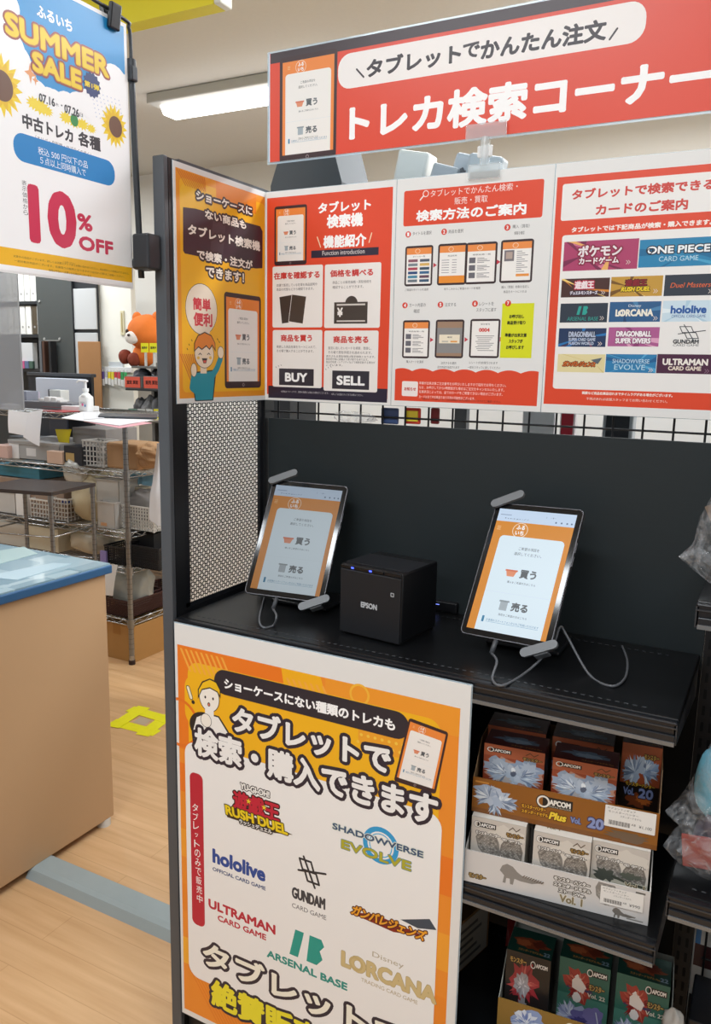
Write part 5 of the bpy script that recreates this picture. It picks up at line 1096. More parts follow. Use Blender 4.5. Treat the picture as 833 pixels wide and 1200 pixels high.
# helpers for the goods: front face measured at depth Y, standing on height z0
def span(x0, x1, y, Y): return on_y(x0, y, Y)[0], on_y(x1, y, Y)[0]
def top(x, y, Y): return on_y(x, y, Y)[2]
def crate(name, label, cat, x0, x1, yt, z0, Y, D, col, h=None, wall=.003, lat=0, rough=.5, alpha=1, group=None, rim=True):
    a, b = span(x0, x1, yt+10, Y); h = h or top((x0+x1)/2, yt, Y)-z0
    t = thing(name, label, cat, ((a+b)/2, Y+D/2, z0), group); m = mat(col, rough, alpha=alpha, noise=.05, scale=25)
    s = MB(); s.box((a, Y, z0), (b, Y+D, z0+.004), m)
    def side(p, q, ax):
        # a side: solid, or a lattice of bars
        if not lat:
            s.box((p[0], p[1], z0), (q[0], q[1], z0+h), m); return
        L = (q[0]-p[0]) if ax == 0 else (q[1]-p[1]); n = max(3, int(L/lat)); nz = max(3, int(h/lat))
        for i in range(n+1):
            u = L*i/n
            if ax == 0: s.box((p[0]+u-.0025, p[1], z0), (p[0]+u+.0025, q[1], z0+h), m)
            else: s.box((p[0], p[1]+u-.0025, z0), (q[0], p[1]+u+.0025, z0+h), m)
        for j in range(nz+1):
            zz = z0+(h-.006)*j/nz; s.box((p[0], p[1], zz), (q[0], q[1], zz+.005), m)
    side((a, Y), (b, Y+wall), 0); side((a, Y+D-wall), (b, Y+D), 0); side((a, Y), (a+wall, Y+D), 1); side((b-wall, Y), (b, Y+D), 1)
    part('basket' if lat else 'bin', s, t)
    if rim:
        s = MB()
        for p, q in (((a-.004, Y-.004), (b+.004, Y+.004)), ((a-.004, Y+D-.004), (b+.004, Y+D+.004)), ((a-.004, Y), (a+.004, Y+D)), ((b-.004, Y), (b+.004, Y+D))): s.box((p[0], p[1], z0+h-.008), (q[0], q[1], z0+h), m, .001)
        part('rim', s, t)
    return t, a, b, z0+h
def solid(name, label, cat, x0, x1, yt, z0, Y, D, col, h=None, bev=.002, group=None, rough=.6, rz=0, alpha=1, pname='box_body'):
    a, b = span(x0, x1, yt+10, Y); h = h or top((x0+x1)/2, yt, Y)-z0
    t = thing(name, label, cat, ((a+b)/2, Y+D/2, z0), group)
    s = MB(); s.box((a, Y, z0), (b, Y+D, z0+h), mat(col, rough, noise=.04, scale=20, alpha=alpha), bev); part(pname, s, t)
    return t, a, b, z0+h
def lab(t, x0, x1, z0, z1, Y, col, txt=None, tc='#333333', name='label'):
    s = MB(); s.box((x0, Y-.001, z0), (x1, Y-.0001, z1), mat(col, .5))
    if txt:
        w_, h_ = (x1-x0)*1000, (z1-z0)*1000; a = Art(w_, h_); a.tu(txt, w_*.12, w_*.88, h_*.5, h_*.38, tc, .1); a.into(s, T=Matrix.Translation((x0, Y-.0012, z0)))
    return part(name, s, t)
def hang_sheet(name, label, px, Y, col, cat='paper', bend=.005):
    P = [on_y(x, y, Y) for x, y in px]
    t = thing(name, label, cat, (sum(p[0] for p in P)/4, Y, min(p[2] for p in P)))
    def fn(u, v, d=0):
        q = (1-v)*((1-u)*P[0]+u*P[1])+v*((1-u)*P[3]+u*P[2]); return (q[0], Y-bend*math.sin(PI*v*.8)+.004*math.sin(4*u+2)+d, q[2])
    s = MB(); m = mat(col, .6); s.grid(fn, 6, 8, m); s.grid(lambda u, v: fn(u, v, .0008), 6, 8, m); part('sheet', s, t); return t
Z1, Z2, Z3, Z4, Z5 = [z+.001 for z in RZS]
# --- top of the rack
FYR = RY0-.02
hang_sheet('paper', 'white paper hanging over the front edge of the rack top, the left of two', ((9, 480), (38, 484), (35, 511), (10, 507)), FYR, '#EEEEF2')
hang_sheet('paper', 'longer white paper hanging over the rack top beside a red tray', ((30, 484), (50, 480), (47, 523), (27, 512)), FYR-.006, '#E9E9EE')
t, a, b, z = solid('desk_tray', 'red plastic tray on the front of the rack top', 'tray', 50, 74, 482, Z1, RY0+.012, .2, '#B8242B', rough=.35); s = MB()
for i in range(2): s.box((a+.004, RY0+.009, Z1+.008+.014*i), (b-.004, RY0+.012, Z1+.010+.014*i), mat('#7E1418', .4))
part('ridges', s, t)
def flat_paper(label, px, z, col, name='paper'):
    P = [on_z(x, y, z) for x, y in px]; t = thing(name, label, 'paper', tuple(sum(P)/len(P)))
    s = MB(); n = len(P); s.add([(p[0], p[1], z) for p in P]+[(p[0], p[1], z+.0015) for p in P], [tuple(range(n))[::-1], tuple(range(n, 2*n))]+[(i, (i+1) % n, n+(i+1) % n, n+i) for i in range(n)], mat(col, .6)); part('sheet', s, t); return t
flat_paper('pink edged sheet jutting out over the front corner of the rack top', ((98, 494), (140, 502), (178, 496), (120, 489)), Z1+.001, '#E5A9B4')
flat_paper('broad white sheet spread across the right of the rack top', ((72, 490), (140, 499), (186, 491), (100, 482)), Z1+.004, '#ECE9EC')
flat_paper('white leaflet stack lying before the sanitizer bottle', ((98, 492), (122, 490), (116, 482), (97, 484)), Z1+.007, '#DADADD')
t = thing('document_tray', 'black edged folder lying on white sheets at right of the rack top', 'folder', (-1.85, 1.6, Z1+.009)); P = [on_z(x, y, Z1+.009) for x, y in ((115, 489), (184, 491), (184, 487), (118, 485.5))]
s = MB(); s.add([tuple(p) for p in P]+[(p[0], p[1], p[2]+.006) for p in P], [(3, 2, 1, 0), (4, 5, 6, 7), (0, 1, 5, 4), (1, 2, 6, 5), (2, 3, 7, 6), (3, 0, 4, 7)], mat('#3B4048', .4)); part('folder', s, t)
solid('paper_box', 'low white box at the far left of the rack top', 'box', -6, 14, 474, Z1, RY0+.10, .15, '#DADCE2'); 
t, a, b, z = solid('card_case', 'small blue and white case at the left end of the rack top', 'box', -4, 9, 479, Z1, RY0+.03, .06, '#D3D8E2'); lab(t, a+.01, a+.05, Z1+.006, Z1+.03, RY0+.03, '#2C5FA0')
t, a, b, z = solid('register_tray', 'flat grey tray behind the hanging papers on the rack top', 'tray', 20, 84, 469, Z1, RY0+.16, .14, '#6E6E74', h=.035)
for i, (x0, x1, yt) in enumerate(((45, 51, 467), (52, 58, 465), (60, 66, 466), (67, 71, 469))):
    t, a, b, z = solid('receipt_bundle', ('leftmost white receipt bundle in the grey tray', 'second white receipt bundle in the grey tray', 'third white receipt bundle in the grey tray', 'rightmost white receipt bundle in the grey tray')[i], 'receipts', x0, x1, yt, Z1+.036, RY0+.17, .05, '#E6E4E4', group='receipt bundles')
solid('paper_box', 'white box on the rack top left of the sanitizer bottle', 'box', 72, 99, 476, Z1, RY0+.13, .1, '#E9EAEC')
# sanitizer
p = on_y(101, 470, RY0+.08); sx, sy = p[0], RY0+.08
t = thing('pump_bottle', 'white sanitizer pump bottle with pink label on the rack top', 'bottle', (sx, sy, Z1)); wm = mat('#EEF0F2', .35)
s = MB(); s.box((sx-.034, sy-.022, Z1), (sx+.034, sy+.022, Z1+.085), wm, .014, seg=4); s.lathe([(.026, .078), (.02, .09), (.012, .096), (.012, .104)], (sx, sy, Z1), wm, 20); part('bottle', s, t)
s = MB(); s.cyl((sx, sy, Z1+.103), (sx, sy, Z1+.118), .015, wm); s.cyl((sx, sy, Z1+.118), (sx, sy, Z1+.152), .005, wm, n=10); s.box((sx-.014, sy-.008, Z1+.148), (sx+.012, sy+.008, Z1+.158), wm, .003); s.tube([(sx-.01, sy, Z1+.153), (sx-.045, sy, Z1+.154), (sx-.058, sy, Z1+.144)], .004, wm, n=8, sub=3); part('pump', s, t)
a = Art(50, 44); a.rr(0, 0, 50, 44, '#E6E8EC', 2); a.el(20, 16, 7, 7, '#E06AA4'); a.rr(32, 18, 42, 30, '#5A86C0', 1); a.rr(6, 34, 42, 36, '#9AA0A8'); a.rr(6, 39, 32, 41, '#9AA0A8')
s = MB(); a.into(s, T=Matrix.Translation((sx-.022, sy-.0226, Z1+.012))); part('label', s, t)
# --- second shelf
solid('carton', 'pinkish box at the left end of the second rack shelf', 'box', -8, 9, 522, Z2, RY0+.03, .2, '#C9A79C')
t, a, b, z = crate('storage_bin', 'grey translucent lidded bin on the second rack shelf', 'bin', 11, 70, 520, Z2, RY0+.06, .28, '#9C9B9A', rough=.3); s = MB(); s.box((a-.004, RY0+.055, z), (b+.004, RY0+.345, z+.012), mat('#A6A5A4', .3), .003); part('lid', s, t); lab(t, a+.13, a+.2, Z2+.02, Z2+.06, RY0+.06, '#D2D0CE'); lab(t, a+.0, a+.075, Z2+.0, z, RY0+.0595, '#D9D8D8', name='paper_label')
solid('small_box', 'small pink box at the front edge of the second rack shelf', 'box', 55, 73, 529, Z2, RY0+.02, .05, '#D8B7A2')
t, a, b, z = solid('tool_case', 'black case with a tan label on the second rack shelf', 'case', 75, 96, 523, Z2, RY0+.03, .1, '#23252C'); lab(t, a+.012, a+.07, Z2+.02, Z2+.06, RY0+.03, '#B99A62')
hang_sheet('price_card', 'yellow card hanging above the black case on the second rack shelf', ((64, 503), (84, 503), (82, 519), (72, 527)), RY0+.12, '#C9B60E', 'card')
solid('storage_bin', 'tall grey bin at the back of the second rack shelf', 'bin', 85, 124, 502, Z2, RY0+.16, .22, '#8F8C8B')
t, a, b, z = crate('basket', 'pale lattice basket beside the paper bag on the second rack shelf', 'basket', 97, 121, 516, Z2, RY0+.04, .1, '#C2C0BC', lat=.022)
a, b = span(122, 183, 530, RY0+.05); t = thing('paper_bag', 'crumpled brown paper bag on the second rack shelf', 'paper bag', ((a+b)/2, RY0+.15, Z2)); km = mat('#B58E66', .75, noise=.1, scale=12)
s = MB(); s.box((a, RY0+.06, Z2), (a+(b-a)*.62, RY0+.24, Z2+.125), km, .012)
rr = random.Random(4)
def kf(u, v):
    th = 2*PI*u; k = (1-.25*v)*(1+.10*math.sin(5*th+4*v)+.06*math.sin(9*th-6*v)); X = a+(b-a)*(.62+.38*v*.95)
    return (X, RY0+.14+.085*k*math.cos(th), Z2+.066+.062*k*math.sin(th))
s.grid(kf, 28, 8, km, False); s.add([kf(i/28, 1) for i in range(28)], [tuple(range(28))], km); part('bag', s, t)
P = [on_y(x, y, RY0-.02) for x, y in ((176, 520), (184, 518), (192, 560), (188, 614))]
t = thing('plastic_bag', 'white plastic bag hung from the right end of the rack', 'bag', (P[1][0], RY0+.03, P[3][2]-.02)); s = MB(); wb = mat('#DCDDE0', .4)
hx, hz0, hz1 = P[0][0]+.012, top(180, 520, RY0), top(185, 613, RY0)
def bf(u, v):
    th = 2*PI*u; wv = .016+.062*min(1, v*1.6)**1.2; k = 1+.16*math.sin(4*th+5*v)+.1*math.sin(7*th)
    return (hx+.012*v+wv*.8*k*math.cos(th), RY0+.03+.5*wv*k*math.sin(th), hz0+(hz1-hz0)*v-.012*math.sin(3*th)*v)
s.grid(bf, 30, 14, wb); s.add([bf(i/30, 1) for i in range(30)], [tuple(range(30))], wb); part('bag', s, t)
# --- third shelf
solid('storage_bin', 'teal lid box under the second rack shelf at left', 'bin', -6, 46, 546, Z3+.19, RY0+.07, .25, '#2F6E80', h=.06)
solid('carton', 'wide brown carton below the teal box on the third rack shelf', 'box', -6, 74, 556, Z3, RY0+.05, .3, '#9A8270', h=.185)
def soft(name, label, cat, x0, x1, yt, z0, Y, D, col, seed, amp=.1, alpha=1, rough=.4):
    a, b = span(x0, x1, yt+10, Y); h = top((x0+x1)/2, yt, Y)-z0; t = thing(name, label, cat, ((a+b)/2, Y+D/2, z0)); s = MB()
    bag(s, ((a+b)/2, Y+D/2, z0+h/2), ((b-a)/2, D/2, h/2), seed, amp, n=16, m=mat(col, rough, alpha=alpha, noise=.08, scale=18)); part('bag', s, t); return t
soft('plastic_bag', 'cream bag of parts behind the small black table on the third rack shelf', 'bag', 76, 112, 553, Z3, RY0+.04, .2, '#CABFA0', 3)
soft('plastic_bag', 'clear crinkled bag at the front of the third rack shelf above the table', 'bag', 70, 92, 540, Z3+.2, RY0+.01, .08, '#D6D4CC', 8, .2, .7, .2)
t, a, b, z = crate('file_holder', 'tall clear file holder on the third rack shelf', 'holder', 113, 139, 562, Z3, RY0+.05, .14, '#C6C3BC', rough=.2, alpha=.75)
for i in range(4):
    s = MB(); s.box((a+.008+i*.022, RY0+.07, Z3+.005), (a+.02+i*.022, RY0+.17, z-.006-.008*(i % 2)), mat('#D5D2CB', .5)); part('file', s, t)
t, a, b, z = crate('cup', 'clear plastic tub in front of the tall file holder', 'tub', 114, 134, 588, Z3, RY0+.015, .035, '#D8D4CE', rough=.2, alpha=.6); lab(t, a+.02, a+.06, Z3+.012, Z3+.028, RY0+.015, '#C99A72')
crate('basket', 'white ribbed basket at the right of the third rack shelf', 'basket', 140, 180, 593, Z3, RY0+.06, .18, '#D2CFC8', lat=.016)
soft('plastic_bag', 'grey bag of parts heaped in the white ribbed basket', 'bag', 145, 178, 575, Z3+.03, RY0+.10, .12, '#85827F', 6, .16)
t, a, b, z = solid('small_box', 'pale box above the white ribbed basket', 'box', 152, 166, 560, Z3+.13, RY0+.16, .06, '#C9BFA6', h=.06)
for i, (x0, x1) in enumerate(((150, 162), (166, 180))): solid('small_box', ('blue box hung under the second shelf nearer the post', 'blue box hung under the second shelf nearer the white bag')[i], 'box', x0, x1, 552, Z3+.2, RY0+.18, .06, '#7FB0C8', h=.05)
crate('basket', 'white wire basket seen through the table legs on the third rack shelf', 'basket', 36, 57, 585, Z3, RY0+.02, .14, '#D2D0CC', lat=.02)
crate('basket', 'second white basket with a blue cap seen through the table legs', 'basket', 61, 79, 584, Z3, RY0+.02, .14, '#CFCDC9', lat=.02)
solid('bottle_cap', 'small blue cap on the second white basket', 'cap', 71, 79, 580, Z3+.085, RY0+.03, .04, '#24408E', h=.022, pname='cap')
t, a, b, z = crate('drawer_box', 'grey drawer box at the left of the third rack shelf', 'drawers', -4, 18, 575, Z3, RY0+.02, .02, '#B9B7B4')
solid('carton', 'white box beside the grey drawers on the third rack shelf', 'box', 18, 31, 574, Z3, RY0+.02, .025, '#DCDAD8')
# --- fourth shelf
t, a, b, z = crate('basket', 'black plastic basket on the fourth rack shelf', 'basket', 123, 146, 640, Z4, RY0+.02, .2, '#17181D', lat=.012); 
crate('basket', 'long low black basket at the right of the fourth rack shelf', 'basket', 147, 186, 640, Z4, RY0+.03, .22, '#191B20', lat=.012)
solid('tool_case', 'black case standing in the long black basket', 'case', 150, 180, 624, Z4+.006, RY0+.12, .1, '#141519')
solid('storage_bin', 'grey bin seen behind the table legs on the fourth rack shelf at left', 'bin', -4, 30, 618, Z4, RY0+.03, .3, '#B5B0A6', h=.12)
solid('storage_bin', 'beige bin seen behind the table legs on the fourth rack shelf, middle', 'bin', 33, 68, 620, Z4, RY0+.04, .28, '#BFB69F', h=.12)
soft('plastic_bag', 'clear bag of cards lying beside the black basket on the fourth rack shelf', 'bag', 72, 118, 622, Z4, RY0+.05, .25, '#BDB6A4', 14, .14)
solid('card_packet', 'purple packet leaning against the black basket', 'packet', 117, 124, 640, Z4, RY0+.005, .012, '#8B7FB8', h=.06)
# --- lowest shelf
t, a, b, z = crate('basket', 'dark brown lattice basket on the lowest rack shelf', 'basket', 112, 152, 698, Z5, RY0+.015, .27, '#40201F', lat=.011, h=.085)
soft('plastic_bag', 'clear bag of parts heaped in the brown lattice basket', 'bag', 122, 160, 664, Z5+.012, RY0+.07, .16, '#AEB3AF', 15, .16, .85, .2)
hang_sheet('paper', 'white paper hanging behind the counter corner over the brown basket', ((120, 660), (138, 662), (133, 698), (116, 696)), RY0-.012, '#DCDBD9')
crate('basket', 'brown lattice basket at the right end of the lowest rack shelf', 'basket', 153, 176, 694, Z5, RY0+.2, .22, '#3A1C1B', lat=.011, h=.085)
a, b = span(176, 196, 675, 1.83)
t = thing('notepad_pile', 'pile of pale pads with a red pad on top at the right of the rack', 'pads', ((a+b)/2, 1.90, .0))
s = MB(); s.box((a, 1.83, .0), (b+.02, 1.99, .30), mat('#B9B4AE', .6), .002)
for i in range(6): s.box((a-.004, 1.825, .30+.016*i), (b+.02, 1.99, .313+.016*i), mat('#CDBBA8', .6), .001)
part('pads', s, t)
s = MB(); s.box((a+.006, 1.827, .396), (b+.02, 1.99, .43), mat('#B32436', .5), .003); part('red_pad', s, t)
t, a, b, z = solid('cardboard_box', 'brown cardboard box on the floor under the wire rack', 'box', 112, 156, 731, 0, RY0+.015, .36, '#A87C44', h=.185)
s = MB(); s.box((a+.12, RY0+.0145, .13), (a+.17, RY0+.0155, .186), mat('#9A6A2E', .3)); s.box((a+.12, RY0+.0145, .185), (a+.17, RY0+.376, .1862), mat('#9A6A2E', .3)); s.box((a+.02, RY0+.0143, .01), (a+.06, RY0+.0155, .07), mat('#9A6A2E', .3)); part('packing_tape', s, t)

# ================================================================ small black-topped table between counter and rack
z = .9; fr, br_, bl = on_z(60, 577, z), on_z(112, 566, z), on_z(27, 560.5, z)
dr = (br_-fr); fl = bl-dr
t = thing('side_table', 'small table with black top and chrome wire legs before the rack', 'table', tuple((fr+br_+bl+fl)/4-np.array([0, 0, z])))
s = MB(); q = [fl, fr, br_, bl]; s.add([(p[0], p[1], z-.016) for p in q]+[(p[0], p[1], z) for p in q], [(3, 2, 1, 0), (4, 5, 6, 7), (0, 1, 5, 4), (1, 2, 6, 5), (2, 3, 7, 6), (3, 0, 4, 7)], mat('#3B3230', .4, noise=.06, scale=14)); part('table_top', s, t)
cc = (fr+br_+bl+fl)/4; legs = [cc+(p-cc)*.94 for p in q]
for p in legs:
    s = MB(); post(s, p[0], p[1], 0.0, z-.016, .0095); s.cyl((p[0], p[1], z-.05), (p[0], p[1], z-.0165), .012, chd, n=12); part('leg', s, t)
s = MB()
for zz in (.70, .545):
    for i in range(4):
        p, r_ = legs[i], legs[(i+1) % 4]; s.tube([(p[0], p[1], zz), (r_[0], r_[1], zz)], .004, CH, n=6)
    if zz < .6:
        for i in range(1, 14):
            f = i/14; s.tube([tuple((legs[0]+(legs[1]-legs[0])*f)[:2])+(zz,), tuple((legs[3]+(legs[2]-legs[3])*f)[:2])+(zz,)], .002, CH, n=5)
part('wire_frame', s, t)

# ================================================================ back corner: bookcase, monitor, partition, tag rail
BY = 2.35
X = lambda x, y, Y=BY: on_y(x, y, Y)[0]
Z = lambda x, y, Y=BY: on_y(x, y, Y)[2]
t = thing('bookcase', 'dark grey steel bookcase with a broad end panel, behind the monitor', 'bookcase', (X(50, 400), BY+.15, 0)); bk = mat('#474B4A', .5, noise=.06, scale=8)
x0, x1 = X(45, 400), X(86, 400); xl = X(-60, 400)
s = MB(); s.box((x0, BY, 0), (x1, BY+.05, 2.05), bk, .002); s.box((x1, BY+.003, 0), (x1+.004, BY+.05, 2.05), mat('#23262B', .5)); part('end_panel', s, t)
s = MB(); s.box((xl, BY+.3, 0), (x0, BY+.31, 2.05), mat('#3A3D40', .6)); part('back_panel', s, t)
zs = [Z(35, 432), Z(35, 392), Z(35, 353)]
for zz in zs+[Z(35, 353)+.33]: s = MB(); s.box((xl, BY+.01, zz-.02), (x0, BY+.3, zz), mat('#24272B', .5), .002); part('shelf_board', s, t)
s = MB(); s.box((x0+.06, BY-.004, Z(60, 399)-.004), (x0+.2, BY, Z(60, 399)+.004), mat('#8E8F8C', .4, .5)); [s.cyl((x0+xx, BY-.006, Z(60, 399)+zz), (x0+xx, BY, Z(60, 399)+zz), .008, mat('#A9A9A4', .5), n=10) for xx, zz in ((.06, .01), (.2, .01), (.03, .25), (.06, .42))]; part('bracket', s, t)
n = 0
for row, z0, tp in ((0, zs[2], Z(35, 318)), (1, zs[1], Z(35, 358))):
    for i, x in enumerate((-8, -1, 6, 13, 20, 27, 34, 40)):
        dark = row == 1 and i == 6
        a_, b_ = X(x, 370), X(x+6.4 if i < 7 else x+4.4, 370)
        s = MB(); s.box((a_+.002, BY+.02, z0+.001), (b_-.002, BY+.22, min(tp, z0+.27)), mat('#4F4536' if dark else ('#E9E8E2', '#DCDCD8', '#EDECE4')[i % 3], .5), .003)
        nm = 'upper' if row == 0 else 'second'
        t = thing('ring_binder', ('dark brown ring binder among the white ones in the bookcase' if dark else '%s white ring binder from the left on the %s row of the bookcase' % (('first', 'second', 'third', 'fourth', 'fifth', 'sixth', 'seventh', 'last')[i], nm)), 'binder', ((a_+b_)/2, BY+.12, z0), 'ring binders in the bookcase')
        part('spine', s, t)
        s = MB(); s.cyl(((a_+b_)/2, BY+.019, z0+.05), ((a_+b_)/2, BY+.0205, z0+.05), .008, mat('#9A9A98', .4), n=10); part('finger_ring', s, t)
t, a, b, z = solid('desk_calendar', 'white desk calendar standing in the bookcase above the monitor', 'calendar', 24, 38, 400, zs[0], BY+.02, .04, '#C9CBCC', h=.17)
for i, (x, c2) in enumerate(((26, '#C05A86'), (31, '#5A6A8A'), (36, '#3F5A4E'))): solid('desk_toy', ('pink', 'blue', 'green')[i]+' small packet beside the calendar in the bookcase', 'packet', x-2, x+2.5, 421, zs[0], BY-.0+.0, .018, c2, h=.05)
for i, x in enumerate((46, 49.5, 57)): solid('note_folder', ('grey', 'orange edged dark', 'black')[i]+' folder standing upright against the bookcase end panel', 'folder', x, x+2.6, 405+i, zs[0]-.02, BY-.06, .05, ('#5E6266', '#4A2F22', '#141518')[i], h=.2)
# cabinet with pale doors
CY2 = 2.36; x0, x1 = X(87, 380, CY2), X(113, 380, CY2)
t = thing('cabinet', 'pale grey cabinet with black trim between the dark bookcase and white partition', 'cabinet', ((x0+x1)/2, CY2+.1, 0))
s = MB(); s.box((x0, CY2+.01, 0), (x1-.004, CY2+.03, 2.1), mat('#25282C', .5)); part('body', s, t)
for zt, zb in ((Z(100, 338, CY2), Z(100, 386, CY2)), (Z(100, 390, CY2), .75)): s = MB(); s.box((x0, CY2, zb), (x1, CY2+.01, zt), mat('#C6C8C8', .4), .002); part('door', s, t)
hang = [on_y(x, y, CY2-.03) for x, y in ((88, 400), (114, 400), (114, 446), (88, 446))]
t = thing('cardboard_sheet', 'brown cardboard sheet standing before the pale cabinet', 'cardboard', (hang[0][0]+.08, CY2-.05, hang[2][2])); s = MB(); s.box((hang[0][0], CY2-.01, hang[2][2]-.25), (hang[1][0], CY2-.002, hang[0][2]), mat('#A5774A', .7, noise=.05, scale=20), .002); part('sheet', s, t)
# partition
PY = 2.40; x0, x1 = X(113, 400, PY), X(155, 400, PY)
t = thing('partition_panel', 'white partition panel with the tag rail behind the wire rack', 'partition', ((x0+x1)/2, PY, 0))
s = MB(); s.box((x0, PY, 0), (x1, PY+.04, 2.12), mat('#EFEDE2', .6, noise=.02, scale=3), .003); part('panel', s, t)
s = MB(); s.box((x0-.012, PY-.001, 0), (x0, PY+.041, 2.12), mat('#C9C8C2', .5), .002); part('edge_trim', s, t)
p = on_y(144, 378, PY); t = thing('thermometer', 'slim pale thermometer hanging on the white partition', 'thermometer', (p[0], PY-.005, Z(144, 392, PY)))
s = MB(); s.box((p[0]-.016, PY-.008, Z(144, 393, PY)), (p[0]+.016, PY-.001, Z(144, 364, PY)), mat('#D9D2B0', .5), .006, seg=3); part('backing', s, t)
s = MB(); s.cyl((p[0], PY-.009, Z(144, 389, PY)), (p[0], PY-.009, Z(144, 367, PY)), .0028, mat('#B9A66A', .3), n=8); part('tube', s, t)
# rail of name tags
TY = 2.378; t = thing('tag_rail', 'white rail of hooks on the partition carrying coloured tags', 'rail', (X(130, 433, TY), TY, Z(130, 436, TY)))
s = MB(); s.box((X(112, 433, TY), TY, Z(130, 436, TY)), (X(153, 433, TY), TY+.02, Z(130, 430, TY)), mat('#DEDFDE', .4), .002)
s.box((X(126, 425, TY), TY+.01, Z(130, 431, TY)), (X(142, 425, TY), TY+.018, Z(130, 424, TY)), mat('#C9CFD2', .4)); part('rail', s, t)
cols = ('#8E3A44', '#A86A86', '#6E5A9C', '#B0AEB4', '#E0C928', '#E5D23A', '#C43A44', '#C9474F', '#2F9A55', '#37A45E')
words = ('dark red', 'dusty pink', 'violet', 'grey', 'first yellow', 'second yellow', 'first red', 'second red', 'first green', 'second green')
for i, c2 in enumerate(cols):
    x = 115+i*3.75; a_, b_ = X(x-1.5, 445, TY), X(x+1.5, 445, TY); zt, zb = Z(130, 433.5, TY), Z(130, 448+(i % 3), TY)
    t = thing('name_tag', '%s tag hanging from the white hook rail, %s' % (words[i], 'left half' if i < 5 else 'right half'), 'tag', ((a_+b_)/2, TY-.012, zb), 'coloured tags on the hook rail')
    s = MB(); s.box((a_, TY-.014, zb+.03), (b_, TY-.010, zt-.012), mat(c2, .5), .001); part('strap', s, t)
    s = MB(); s.box((a_, TY-.0145, zb-.012), (b_, TY-.0095, zb+.03), mat('#DAD8D4', .4), .001); part('card', s, t)
    s = MB(); s.tube([((a_+b_)/2, TY+.006, zt+.004), ((a_+b_)/2, TY-.012, zt-.004), ((a_+b_)/2, TY-.012, zt-.014)], .002, mat('#D4D6D6', .3), n=6); part('hook', s, t)
# shelf of small parts bins at the right
SY = 2.0; sx0, sx1 = X(146, 430, SY), X(205, 430, SY)
t = thing('parts_shelf', 'grey shelf unit carrying labelled parts boxes beside the black post', 'shelf unit', ((sx0+sx1)/2, SY+.1, 0))
sz = [Z(165, 429, SY), Z(165, 455.5, SY), Z(165, 492, SY)]
for i, zz in enumerate(sz): s = MB(); s.box((sx0+(.05 if i == 0 else .0), SY+.0, zz-.012), (sx1, SY+.22, zz), mat('#6B6A66' if i != 1 else '#2A2B2D', .5), .002); part('shelf_board', s, t)
s = MB(); s.box((sx0+.02, SY+.22, 0), (sx1, SY+.24, sz[0]+.02), mat('#8C8981', .6)); part('back_panel', s, t)
s = MB(); s.box((sx0+.02, SY+.19, 0), (sx0+.04, SY+.22, sz[0]), mat('#8C8C8A', .4, .5)); s.box((sx1-.02, SY+.02, 0), (sx1, SY+.22, sz[0]), mat('#8C8C8A', .4, .5)); part('upright', s, t)
for k, (x0, x1) in enumerate(((166, 174.5), (176, 185))):
    w_ = (X(x1, 408, SY)-X(x0, 408, SY))*1000; h_ = (Z(170, 402, SY)-Z(170, 413, SY))*1000; a = Art(w_, h_); a.rr(0, 0, w_, h_, '#ECE61E', 1); a.tu('販売中', w_*.14, w_*.86, h_*.5, h_*.3, '#3A3A14', .14)
    t = thing('price_tag', 'yellow price tag on the top board of the parts shelf, %s' % ('the left one', 'the right one')[k], 'tag', (X(x0, 408, SY), SY-.004, sz[0])); s = MB(); s.box((X(x0, 408, SY), SY-.006, Z(170, 413, SY)), (X(x1, 408, SY), SY-.003, Z(170, 402, SY)), mat('#ECE61E', .5)); a.into(s, T=Matrix.Translation((X(x0, 408, SY), SY-.0062, Z(170, 413, SY)))); part('tag', s, t)
    s = MB(); s.box((X(x0+4, 408, SY)-.004, SY-.003, sz[0]), (X(x0+4, 408, SY)+.004, SY+.01, Z(170, 410, SY)), mat('#C9C9C4', .4)); part('holder', s, t)
for k, (x0, x1, yt, zz, c2, txt, lb) in enumerate(((145, 164, 441, sz[1], '#DE5B45', '査定 買取', 'parts box with a red label on the middle board, nearer the partition'), (167, 187, 441, sz[1], '#DE5B45', '販売 買取', 'parts box with a red label on the middle board, nearer the black post'),
        (148, 159, 479, sz[2], '#1E8A6A', None, 'parts box with a green label on the lower board'), (159, 169, 479, sz[2], '#DDE0DC', 'カード', 'parts box with a white label next to the green one'), (169, 178, 479, sz[2], '#DADCD8', 'カード', 'parts box with a white label left of the yellow one'), (178, 190, 479, sz[2], '#E4DE22', '商品', 'parts box with a yellow label on the lower board'))):
    a_, b_ = X(x0, 450, SY), X(x1, 450, SY); z1 = Z((x0+x1)/2, yt, SY)
    t = thing('parts_box', lb, 'parts box', ((a_+b_)/2, SY+.08, zz)); s = MB(); gl = mat('#A9A9A8', .25, alpha=.8)
    s.box((a_+.003, SY+.008, zz+.001), (b_-.003, SY+.16, zz+.004), gl); s.box((a_+.003, SY+.008, zz), (b_-.003, SY+.011, z1), gl); s.box((a_+.003, SY+.157, zz), (b_-.003, SY+.16, z1), gl); s.box((a_+.003, SY+.008, zz), (a_+.006, SY+.16, z1), gl); s.box((b_-.006, SY+.008, zz), (b_-.003, SY+.16, z1), gl); part('bin', s, t)
    lab(t, a_+.004, b_-.004, zz+.004, zz+(z1-zz)*.96, SY+.006, c2, txt, '#5A1A12' if k < 2 else '#3A3A34')
    s = MB(); s.blob(((a_+b_)/2, SY+.085, z1-.0), ((b_-a_)/2*.75, .06, .05 if k < 2 else .06), mat(('#5C5E66', '#4C4A4E', '#6E6E70', '#8A8A8C', '#77777A', '#6A6A6E')[k], .35, noise=.3, scale=60), .3, k+3, n=12); part('contents', s, t)
